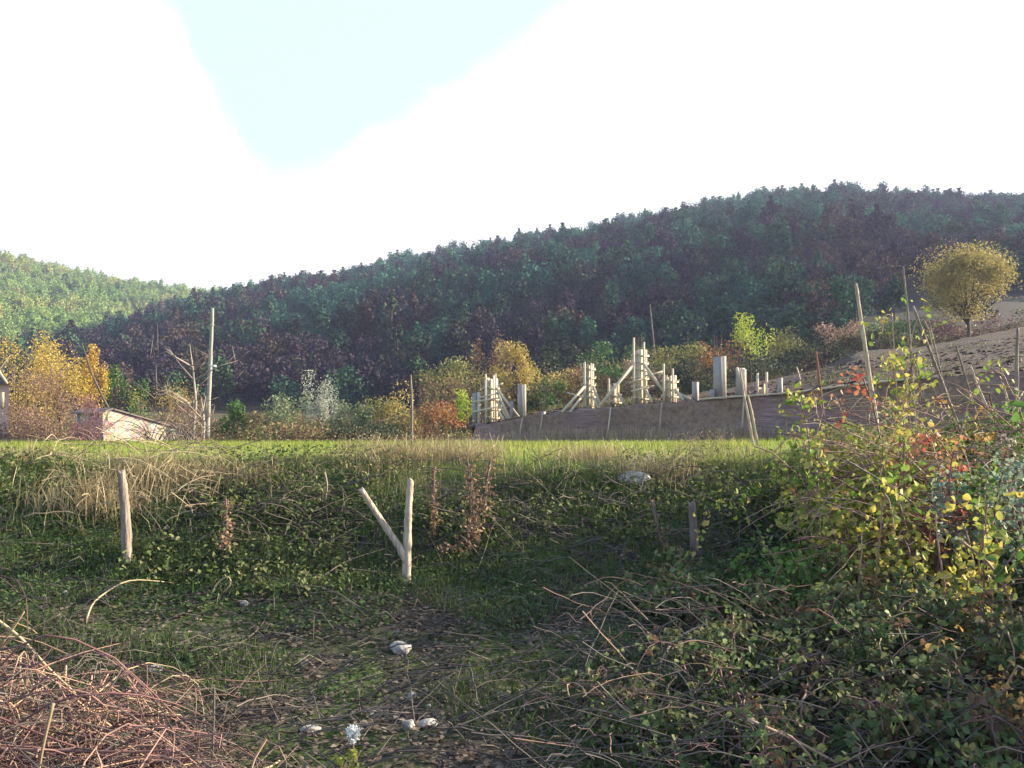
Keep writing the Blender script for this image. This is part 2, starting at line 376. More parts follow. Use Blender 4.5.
# hillside trees: prototypes shared by single trees and by the distant wood
def crown_pts(n, rx, rz, cz, g, lobes=7, hollow=0.45, cone=0.0):
    """points spread through uneven lobes of a crown"""
    lc = unit(lobes, g) * g.uniform(0.35, 0.75, (lobes, 1)); lr = g.uniform(0.28, 0.5, lobes)
    k = g.integers(0, lobes, n); q = lc[k] + unit(n, g) * (lr[k] * g.uniform(hollow, 1.0, n))[:, None]
    q[:, 2] = q[:, 2].clip(-1.1, 1.25)
    q = q / np.percentile(np.abs(q), 96, axis=0) * np.array([1, 1, 1.0]); q = q.clip(-1.2, 1.2)
    if cone: s = 1 - cone * (q[:, 2] + 1) / 2; q[:, 0] *= s; q[:, 1] *= s
    return q * np.array([rx, rx, rz]) + np.array([0, 0, cz])
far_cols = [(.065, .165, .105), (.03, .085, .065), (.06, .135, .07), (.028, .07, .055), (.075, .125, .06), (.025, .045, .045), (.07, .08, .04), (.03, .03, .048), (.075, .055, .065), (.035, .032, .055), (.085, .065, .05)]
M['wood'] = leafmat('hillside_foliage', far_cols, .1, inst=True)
sun_tint_cols = [(.19, .30, .09), (.26, .36, .10), (.12, .2, .08), (.36, .42, .12), (.25, .23, .11), (.2, .3, .11)]  # light greens of the left hill, brightened to carry its sunlight
M['wood2'] = leafmat('sun_tint_foliage', sun_tint_cols, .3, inst=True)
protos = []
for k in range(6):
    g = np.random.default_rng(100 + k); cone = .4 if k % 2 else .1; h = 9 if k % 2 else 7.5; rx = 2.6 if k % 2 else 3.4
    lm = MB(); p = crown_pts(760, rx, h * .42, h * .56, g, 12, .3, cone); leaves(lm, p, .6, g, .75)
    tm = MB(); tube(tm, [(0, 0, -.5), (.1, 0, h * .3), (0, .1, h * .8)], [.22, .17, .05], 5, .3)
    for q in range(4):
        a = g.uniform(0, 6.28); hh = h * g.uniform(.25, .6); tube(tm, [(0, 0, hh), (math.cos(a) * rx * .6, math.sin(a) * rx * .6, hh + h * .2)], [.09, .03], 4, .4)
    both = MB(); both.v = tm.v + lm.v; both.r = tm.r + lm.r; both.n = tm.n + lm.n
    both.f4 = tm.f4 + [f + tm.n for f in lm.f4]; both.f3 = tm.f3
    nb = sum(map(len, tm.f4)); nl_ = sum(map(len, lm.f4)); nf3 = sum(map(len, tm.f3))
    fm = [1] * nb + [0] * nl_ + [1] * nf3
    g = g
    protos.append((lm.mesh('crown', M['wood']), tm.mesh('trunk', M['bark']),
                   both.mesh('wood_tree', [M['wood'], M['bark']], fmats=fm), both.mesh('sunny_wood_tree', [M['wood2'], M['bark']], fmats=fm), lm.mesh('crown', M['wood2'])))
def scatter(surf, u0, u1, n, g, t0=0.0, t1=1.04):
    u = g.uniform(u0, u1, n * 3); t = g.uniform(t0, t1, n * 3)
    x, d, z = surf(u, t); k = g.random(n * 3) < (d / d.max()) ** 1.0     # even density on the ground
    return np.stack([x, d, z], 1)[k][:n]
def thin(p, mind):
    """drops points closer than mind"""
    cell = {}; keep = []
    for i, (x, y, z) in enumerate(p):
        c = (int(x // mind), int(y // mind)); ok = True
        for a in (-1, 0, 1):
            for b in (-1, 0, 1):
                for j in cell.get((c[0] + a, c[1] + b), ()):
                    if (p[j][0] - x) ** 2 + (p[j][1] - y) ** 2 < mind * mind: ok = False
        if ok: cell.setdefault(c, []).append(i); keep.append(i)
    return p[keep]
g = np.random.default_rng(42)
pm = thin(scatter(main_hill, -.85, .8, 15000, g, 0.02), 5.1)
pxl = pm[:, 0] / pm[:, 1] * F_PX + 512; pyl = HOR - pm[:, 2] / pm[:, 1] * F_PX
lane = (pxl > 885) & (pyl > 294) & (pyl < 325)
pm = pm[~lane]
pl = thin(scatter(left_hill, -1.0, -.15, 9000, g, 0.02), 5.2)
def gn_wood(name, pts, meshes, label, smin=.8, smax=1.6):
    me = bpy.data.meshes.new(name); me.vertices.add(len(pts)); me.vertices.foreach_set('co', pts.astype(np.float32).ravel())
    for nm, v, ty in (('scl', g.uniform(smin, smax, len(pts)), 'FLOAT'), ('rot', g.uniform(0, 6.28, len(pts)), 'FLOAT')):
        a = me.attributes.new(nm, ty, 'POINT'); a.data.foreach_set('value', v.astype(np.float32))
    a = me.attributes.new('idx', 'INT', 'POINT'); a.data.foreach_set('value', g.integers(0, len(meshes), len(pts)).astype(np.int32))
    o = bpy.data.objects.new(name, me); COL.objects.link(o)
    ng = bpy.data.node_groups.new(name + '_scatter', 'GeometryNodeTree')
    ng.interface.new_socket('Geometry', in_out='INPUT', socket_type='NodeSocketGeometry'); ng.interface.new_socket('Geometry', in_out='OUTPUT', socket_type='NodeSocketGeometry')
    n_ = ng.nodes; l_ = ng.links; gi = n_.new('NodeGroupInput'); go = n_.new('NodeGroupOutput'); ip = n_.new('GeometryNodeInstanceOnPoints')
    gti = n_.new('GeometryNodeJoinGeometry')
    for k, m in enumerate(meshes):
        po = bpy.data.objects.new(name + '_source', m)
        oi = n_.new('GeometryNodeObjectInfo'); oi.inputs['Object'].default_value = po; oi.inputs['As Instance'].default_value = True
        l_.new(oi.outputs['Geometry'], gti.inputs[0])
    l_.new(gi.outputs[0], ip.inputs['Points']); l_.new(gti.outputs[0], ip.inputs['Instance']); ip.inputs['Pick Instance'].default_value = True
    def attr(nm, ty):
        a = n_.new('GeometryNodeInputNamedAttribute'); a.data_type = ty; a.inputs[0].default_value = nm; return a.outputs[0]
    l_.new(attr('idx', 'INT'), ip.inputs['Instance Index']); l_.new(attr('scl', 'FLOAT'), ip.inputs['Scale'])
    cx = n_.new('ShaderNodeCombineXYZ'); l_.new(attr('rot', 'FLOAT'), cx.inputs[2]); l_.new(cx.outputs[0], ip.inputs['Rotation'])
    l_.new(ip.outputs[0], go.inputs[0]); md = o.modifiers.new('scatter', 'NODES'); md.node_group = ng
    return tagp(o, label, 'wood', kind='stuff')
# the nearest trees of the hillside stand as single trees
inview = (pm[:, 0] / pm[:, 1] > -.62) & (pm[:, 0] / pm[:, 1] < .62)
order = np.argsort(pm[:, 1] + (~inview) * 1e5)[:230]
msk = np.ones(len(pm), bool); msk[order] = False
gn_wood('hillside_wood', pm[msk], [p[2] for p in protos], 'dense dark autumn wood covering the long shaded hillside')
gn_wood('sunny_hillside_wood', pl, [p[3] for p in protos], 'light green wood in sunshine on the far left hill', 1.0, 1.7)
for i in order:
    k = int(g.integers(0, 6)); s = g.uniform(.65, 1.1)
    r_ = empty('woodland_tree', pm[i], 'dark tree along the lower edge of the shaded hillside wood', 'tree', 'trees at the foot of the wooded hill')
    r_.rotation_euler = (0, 0, g.uniform(0, 6.28)); r_.scale = (s, s, s)
    for nm, me in (('crown', protos[k][0]), ('trunk', protos[k][1])):
        c = bpy.data.objects.new(nm, me); COL.objects.link(c); c.parent = r_

# ------------------------------------------------------------------ building site terrace and brown field
wpx = np.array([470, 478, 560, 640, 700, 790, 850, 930, 1024, 1100, 1300])
wty = np.array([427, 425, 411, 404, 400, 394, 386, 378, 371, 366, 355])
def wall_d(px): return np.interp(px, [478, 1060, 1300], [44, 30, 26])
def wall_top(px, dd=0): d = wall_d(px) + dd; return np.array([(px - 512) / F_PX * d, d, (HOR - np.interp(px, wpx, wty)) / F_PX * wall_d(px)])
fpx = np.array([470, 560, 640, 740, 800, 860, 940, 1024, 1200, 1300]); fy = np.array([424, 408, 401, 388, 372, 353, 343, 328, 312, 305])
fdp = np.array([50, 53, 56, 62, 66, 70, 74, 78, 82, 84])
pxg = np.linspace(472, 1300, 150); tg = np.concatenate([np.linspace(0, 1, 30), [1.15, 1.4]])
Xf = np.zeros((len(tg), len(pxg))); Yf = Xf.copy(); Zf = Xf.copy()
for i, px in enumerate(pxg):
    a = wall_top(px, .26); df = np.interp(px, fpx, fdp); b = P(px, np.interp(px, fpx, fy), df)
    for j, t in enumerate(tg):
        tt = min(t, 1); q = a + (b - a) * tt
        q[2] = a[2] + (b[2] - a[2]) * tt ** 1.15 - .06 * (1 - tt) + (.12 * wob(q[0], q[1], 31, .5) + .05 * wob(q[0], q[1], 32, 1.6)) * min(tt * 4, 1)
        if t > 1: q = q + (b - a) / np.linalg.norm(b - a) * (t - 1) * 18; q[2] -= (t - 1) * 9
        Xf[j, i], Yf[j, i], Zf[j, i] = q
mb = MB(); grid_mesh(mb, Xf, Yf, Zf)
def field_mat():
    m, N, L = newmat('ploughed_field'); g = N.new('ShaderNodeNewGeometry'); pos = g.outputs['Position']
    n1 = noise(N, L, .35, 5, pos)
    mp = N.new('ShaderNodeMapping'); mp.inputs['Scale'].default_value = (.25, 1.3, 1.3); mp.inputs['Rotation'].default_value = (0, 0, .45); L.new(pos, mp.inputs[0]); n2 = noise(N, L, 1.6, 8, mp.outputs[0], .8)
    c = ramp(N, L, n2, [(.35, (.022, .011, .012)), (.5, (.058, .029, .031)), (.65, (.12, .07, .066))])
    c = mmix(N, L, ramp(N, L, n1, [(.45, (0, 0, 0)), (.68, (.7, .7, .7))]), c, (.07, .07, .035))
    d = N.new('ShaderNodeBsdfPrincipled'); L.new(c, d.inputs['Base Color']); d.inputs['Roughness'].default_value = .95
    b = N.new('ShaderNodeBump'); b.inputs['Strength'].default_value = 1; b.inputs['Distance'].default_value = .5
    L.new(n2, b.inputs['Height']); L.new(b.outputs[0], d.inputs['Normal'])
    o = N.new('ShaderNodeOutputMaterial'); L.new(d.outputs[0], o.inputs[0]); return m
tagp(mb.build('field', field_mat(), smooth=True), kind='structure')

g = np.random.default_rng(63); n = 9000; ii = g.integers(0, 22, n), g.integers(0, 149, n); fr_ = g.random((2, n))
def fl_(A_): return (A_[ii[0], ii[1]] * (1 - fr_[0]) + A_[ii[0] + 1, ii[1]] * fr_[0]) * (1 - fr_[1]) + (A_[ii[0], ii[1] + 1] * (1 - fr_[0]) + A_[ii[0] + 1, ii[1] + 1] * fr_[0]) * fr_[1]
q = np.stack([fl_(Xf), fl_(Yf), fl_(Zf)], 1); k = wob(q[:, 0], q[:, 1], 64, .35) + wob(q[:, 0], q[:, 1], 65, 1.1) > .5
m = MB(); blades(m, q[k] - [0, 0, .08], .42, .05, .8, g); M['fieldweed'] = leafmat('field_weeds', [(.06, .05, .03), (.14, .11, .06), (.1, .13, .045), (.24, .19, .12)], .3, .4)
tagp(m.build('field_weeds', M['fieldweed']), 'scattered dull weeds growing on the brown field', 'weeds', kind='stuff')
m = MB(); kk = g.permutation(n)[:3500]; leaves(m, q[kk] - [0, 0, .02], .3, g, .9, flat=1.0, detail=True)
tagp(m.build('soil_clods', solid('clods', [(.03, .017, .015), (.1, .06, .052), (.19, .13, .11)], .95, 3)), 'brown clods of dug soil over the sloping field', 'soil', kind='stuff')
def wall_mat():
    m, N, L = newmat('raw_foundation_wall'); g = N.new('ShaderNodeNewGeometry'); pos = g.outputs['Position']
    mp = N.new('ShaderNodeMapping'); mp.inputs['Scale'].default_value = (.5, .5, 4.5); L.new(pos, mp.inputs[0])
    n1 = noise(N, L, .22, 4, pos); n2 = noise(N, L, 2.0, 6, mp.outputs[0], .75); n3 = noise(N, L, 5, 6, pos, .7)
    c = ramp(N, L, n2, [(.3, (.08, .048, .05)), (.5, (.20, .125, .12)), (.7, (.36, .25, .22))])
    br = ramp(N, L, n3, [(.3, (.09, .055, .04)), (.6, (.26, .175, .125))])
    c = mmix(N, L, ramp(N, L, n1, [(.47, (0, 0, 0)), (.56, (.9, .9, .9))]), c, br)
    d = N.new('ShaderNodeBsdfPrincipled'); L.new(c, d.inputs['Base Color']); d.inputs['Roughness'].default_value = .95
    b = N.new('ShaderNodeBump'); b.inputs['Strength'].default_value = .9; b.inputs['Distance'].default_value = .06
    L.new(n3, b.inputs['Height']); L.new(b.outputs[0], d.inputs['Normal'])
    o = N.new('ShaderNodeOutputMaterial'); L.new(d.outputs[0], o.inputs[0]); return m
wl = empty('foundation_wall', wall_top(700) * [1, 1, 0] + [0, 0, -1.4], 'long low mauve brown foundation wall of the building site behind the meadow', 'wall')
pw = np.linspace(476, 1300, 260); fr, bk = MB(), None
V_ = []; NR = 10
for px in pw:
    t0 = wall_top(px); t1 = wall_top(px, .25); t1[2] = t0[2]
    jit = (.06 if px < 700 else .015) * wob(px, 0, 8, .3); base = float(gz(t0[0], t0[1])) - .4
    nrm = np.array([-.55, -.83, 0]); q0 = t0 + nrm * (.06 * wob(px, 0, 9, .11) + .02)
    for r_ in range(NR):
        h_ = r_ / (NR - 1); out_ = .75 * (1 - h_) ** 2.2 * (1 + .5 * wob(px, 0, 21, .05)) + .05 * wob(px, r_ * 30, 22, .09) * (1 - h_ * .5); zt_ = t0[2] + jit
        V_.append([q0[0] + nrm[0] * out_, q0[1] + nrm[1] * out_, base + (zt_ - base) * h_])
    V_ += [[t1[0], t1[1], t0[2] + jit], [t1[0], t1[1], base]]
n = len(pw); ff = []; K = NR + 2
for i in range(n - 1):
    a = i * K; b = a + K
    for k in range(K - 1): ff.append((a + k, b + k, b + k + 1, a + k + 1))
    ff.append((a + K - 1, b + K - 1, b, a))
fr.add(V_, ff, None, .5); fr.build('wall_face', wall_mat(), wl)
for a, b in ((524, 526), (544, 546), (612, 613.2), (663, 664.6), (745, 746)):     # upright battens against the wall face
    m_ = MB(); t = wall_top(a); bz = float(gz(t[0], t[1])); nrm = np.array([-.55, -.83, 0]) * .14
    bar(m_, t + nrm + [0, 0, -.03], np.array([t[0], t[1], bz]) + nrm * 4.2, .06, .05); m_.build('wall_batten', M['plank'], wl)
m_ = MB()
ppx = list(range(700, 941, 24))
for a, b in zip(ppx[:-1], ppx[1:]):
    p0 = wall_top(a + .4) + [-.05, -.1, .045]; p1 = wall_top(b - .2) + [-.05, -.1, .045]; bar(m_, p0, p1, .07, .22)
m_.build('edge_plank', M['batten'], wl)
def column(label, px, yb, d, wpx_, ybody, ups=(), braces=(), rods=(), kind='wood', rails=(), clamps=True, board=None, name=None):
    """shuttering column: body, corner battens, clamps, raking braces and starter bars"""
    s = d / F_PX; base = P(px, yb, d); rz = R(40)
    root = empty(name or ('formwork_column' if kind == 'wood' else 'concrete_column'), base, label, 'column', 'columns of the building site')
    wd = wpx_ * s / (1.25 if kind == 'wood' else 1.35); h = (yb - ybody) * s; bx, by, bz = base; bz -= .15
    cz_, sn_ = math.cos(rz), math.sin(rz)
    def loc(lx, ly, lz): return np.array([bx + lx * cz_ - ly * sn_, by + lx * sn_ + ly * cz_, bz + lz])
    m = MB()
    if kind == 'wood':
        for side in range(4):
            for k in range(3):
                t = (-wd / 3, 0, wd / 3)[k]; o = wd / 2; hh = h + .15 + random.uniform(-.2, .09)
                lx, ly = ((t, -o), (o, t), (t, o), (-o, t))[side]
                sz = (wd / 3 - .012, .028, hh) if side % 2 == 0 else (.028, wd / 3 - .012, hh)
                box(m, loc(lx, ly, hh / 2), sz, rz)
        m.build('shuttering', M['plank'], root)
        core = MB(); box(core, loc(0, 0, h * .46), (wd * .88, wd * .88, h * .92), rz); core.build('concrete_core', M['concrete'], root)
    else:
        box(m, loc(0, 0, (h + .15) / 2), (wd, wd, h + .15), rz, .5); m.build('shaft', M['concrete'], root)
    if kind == 'wood' and clamps:
        z = .3; i = 0
        while z < h:
            m = MB(); e = .12
            box(m, loc(0, -wd / 2 - .042, z), (wd + e * random.uniform(1, 2.4), .05, .07), rz); box(m, loc(0, wd / 2 + .042, z), (wd + e, .05, .07), rz)
            box(m, loc(wd / 2 + .042, 0, z + .075), (.035, wd + e * random.uniform(.4, 2.2), .06), rz); box(m, loc(-wd / 2 - .042, 0, z + .075), (.05, wd + e, .07), rz)
            m.build('clamp', M['batten'], root); z += random.uniform(.26, .62); i += 1
    for dx, yt in ups:
        m = MB(); a = P(px + dx, yb, d - wd * .75); a[2] = bz; b = P(px + dx, yt, d - wd * .75); bar(m, a, b, .085, .085, .9); m.build('upright_batten', M['batten'], root)
    for (x1, y1, x2, y2) in braces:
        m = MB(); a = P(x1, y1, d - wd * .8); b = P(x2, y2, d - wd * .8 - .5); bar(m, a, b, .13, .09); m.build('brace', M['batten'], root)
    for (x1, y1, x2, y2) in rails:
        m = MB(); bar(m, P(x1, y1, d - wd * .95), P(x2, y2, d - wd * .95), .08, .05); m.build('rail', M['batten'], root)
    for dx, yt in rods:
        m = MB(); a = P(px + dx, yb, d); a[2] = bz + h * .8; tube(m, [a, P(px + dx + random.uniform(-.6, .6), yt, d)], .014, 5); m.build('starter_bar', M['rebar'], root)
    if board:
        m = MB(); dx, yt = board; a = P(px + dx, yb, d - wd * .8); a[2] = bz; bar(m, a, P(px + dx, yt, d - wd * .8), .17, .04, .95); m.build('side_board', M['batten'], root)
    return root
dc = lambda px, e=1.2: float(wall_d(px)) + e
column('formwork column at the left end of the site, with crossing rails and braces', 491, 421, dc(491), 12, 377, [(-5.4, 374), (4.6, 373.5)],
       [(496, 388, 519, 417), (497, 392, 510, 419), (497, 401, 508, 419), (498, 410, 504, 420)], [], 'wood', [(472, 402, 499, 398), (472, 412, 502, 406), (478, 398, 498, 393), (497, 386, 503, 383)])
column('short concrete column with a lit edge board at the far left end of the site', 476, 423, dc(476, .9), 7.5, 393, [], [], [(-3, 374), (1, 376)], 'conc', board=(3, 392))
column('low timber prop standing right of the leftmost braces', 511.5, 418, dc(511, .8), 3, 401, [], [], [], 'conc', name='timber_prop')
column('plain concrete column with a pale board on its right edge, beside the braced left one', 521.5, 417, dc(521), 7.5, 385, [], [], [], 'conc', board=(3, 384.5))
column('knee high concrete stub with tall starter bars between the braced columns', 543, 416, dc(543), 5.5, 411.5, [], [], [(-3, 396), (-.5, 398), (2, 395)], 'conc')
column('formwork column with a pale lit middle and long braces spreading left', 588.5, 411, dc(588), 9.5, 364, [(-3.6, 362), (2.6, 363)],
       [(586, 385, 562, 412), (584, 394, 570, 412), (593, 386, 602, 409), (593, 396, 599, 409)], [(-1, 357)], 'wood', [(567, 392.5, 584, 397.5), (556, 413, 570, 411)])
column('short formwork column under the long brace, left of the tallest one', 613.5, 406, dc(613), 10, 385, [(-4.5, 378.5), (4.5, 385)],
       [(618, 393, 626, 406), (610, 393, 598, 408)], [], 'wood', [(608, 401, 617, 400)])
column('tallest formwork column, two uprights rising above it and long braces on both sides', 640, 402, dc(640), 12.5, 350.5, [(-6, 337.5), (4.2, 342)],
       [(635, 363, 600, 405), (643, 363, 671, 401), (646, 390, 652, 402)], [(-4, 334), (-1.5, 336), (1.5, 333), (2.6, 337)], 'wood', [(629, 383, 643, 378), (631, 391, 646, 388), (645, 376, 664, 371), (646, 387, 655, 386)])
column('formwork column right of the tallest, low braces running to its right', 669.5, 400, dc(669), 12, 377, [(-5.6, 363.5), (3.4, 368.5)],
       [(675, 389, 683, 400), (675, 392, 690, 399)], [(-1, 359), (1, 361)], 'wood', [(659, 376, 664, 372)])
column('low pale concrete stub with a lumpy foot, right of the braced columns', 695.5, 399, dc(695), 6.5, 382, [], [], [(-1, 372)], 'conc')
column('smallest concrete stub, knee high, left of the tall grey column', 712.5, 398, dc(712), 5, 389.5, [], [], [(0, 381)], 'conc')
column('tall grey concrete column with a bright board up its right edge', 719.5, 398, dc(720, 1.6), 11.5, 357, [], [], [(-5, 334), (-2, 337), (2, 335)], 'conc', board=(5, 356))
column('mid height concrete column with a slanting plank, right of the tall grey one', 740.5, 396, dc(740), 8.5, 368, [], [(737, 368, 743, 384)], [(-3, 350), (0, 347), (3, 352)], 'conc', board=(4, 369))
column('low formwork box between two uneven posts at the right of the site', 762.5, 395, dc(762), 9, 385, [(-4.8, 373), (4.4, 372)], [], [(0, 366), (3, 364)], 'wood', clamps=False)
column('last narrow concrete column on the right of the site', 780.5, 394, dc(780), 4.5, 378, [], [], [(-1, 373)], 'conc')

# ------------------------------------------------------------------ trees and shrubs of the middle distance
def pal(name, *cols, trans=.35, clump=.6): M[name] = leafmat(name, list(cols), trans, clump); return M[name]
pal('gold', (.22, .22, .07), (.36, .31, .08), (.5, .38, .09), (.42, .28, .09), (.3, .3, .09))
pal('orange', (.28, .16, .05), (.48, .3, .06), (.5, .38, .07), (.25, .26, .06))
pal('pinkbrown', (.17, .10, .08), (.3, .19, .14), (.36, .24, .2))
pal('maroon', (.14, .06, .08), (.24, .12, .13), (.32, .2, .17))
pal('green', (.04, .10, .025), (.07, .15, .04), (.11, .18, .05))
pal('olive', (.12, .13, .04), (.2, .2, .06), (.27, .24, .08))
pal('olivegold', (.22, .18, .055), (.34, .27, .08), (.42, .32, .1), (.3, .28, .09))
pal('oliveyellow', (.17, .15, .055), (.27, .23, .075), (.36, .3, .09), (.22, .2, .07), clump=.9)
pal('silver', (.24, .27, .22), (.36, .4, .33), (.46, .48, .42))
pal('greygreen', (.1, .15, .08), (.17, .22, .12), (.26, .3, .2))
pal('brown', (.12, .07, .045), (.19, .12, .07), (.24, .17, .09))
pal('rust', (.2, .08, .035), (.3, .13, .05), (.22, .17, .06))
pal('lime', (.24, .36, .04), (.36, .45, .06), (.48, .46, .08))
pal('dark', (.02, .035, .02), (.035, .055, .028), (.06, .07, .04))
pal('purple', (.10, .055, .065), (.16, .09, .095), (.2, .13, .12))
pal('thicket', (.05, .05, .025), (.09, .085, .04), (.13, .1, .055))
def tree(name, label, cat, px, ytop, ybase, wpx_, d, mat, n=900, leaf=None, trunk=.0, bark='twig', group=None, seed=0, lobes=9, hollow=.3, cone=0, limbs=14, lean=0, aspect=.65, bare=1.0):
    g = np.random.default_rng(seed + int(px * 7 + ytop)); s = d / F_PX
    base = P(px, ybase, d); h = (ybase - ytop) * s; rx = wpx_ * s / 2
    root = empty(name, base, label, cat, group); b = base.copy()
    tr = trunk * h; cz_ = tr + (h - tr) * .5; rz_c = (h - tr) * .5
    leaf = leaf or max(.1, 2.6 * s)
    n = int(n * 1.7); leaf *= .8; rx *= 1.08
    pts = crown_pts(n, rx, rz_c, cz_, g, lobes, hollow, cone); pts[:, 2] = pts[:, 2].clip(.02, None)
    pts[:, 0] += lean * pts[:, 2]
    m = MB(); leaves(m, pts + b, leaf, g, aspect)
    wm_ = MB(); tt = MB()
    r0 = max(.03, h * .012)
    if trunk > .05:
        tp = np.array([[0, 0, -.3], [lean * tr * .5 + .02 * h, 0, tr * .6], [lean * tr, .01, tr * 1.1], [lean * cz_, 0, cz_ * 1.2]]) + b
        tube(tt, tp, [r0 * 1.5, r0 * 1.2, r0, r0 * .35], 7)
    idx = g.integers(0, n, limbs)
    for k in idx:
        e = pts[k] * np.array([.95, .95, 1.0]); st = np.array([lean * tr, 0, tr * g.uniform(.7, 1.15)]) if trunk > .05 else np.array([g.normal() * rx * .15, g.normal() * rx * .15, -.1])
        mid = (st + e) / 2 + g.normal(size=3) * rx * .08; mid[2] += h * .05
        tube(tt if trunk <= .05 or True else wm_, np.array([st, mid, e * bare + (1 - bare) * mid]) + b, [r0 * .55, r0 * .35, r0 * .12], 5)
    m.build('crown' if trunk > .05 else 'foliage', mat if not isinstance(mat, str) else M[mat], root)
    tt.build('trunk' if trunk > .05 else 'stems', M[bark], root)
    return root
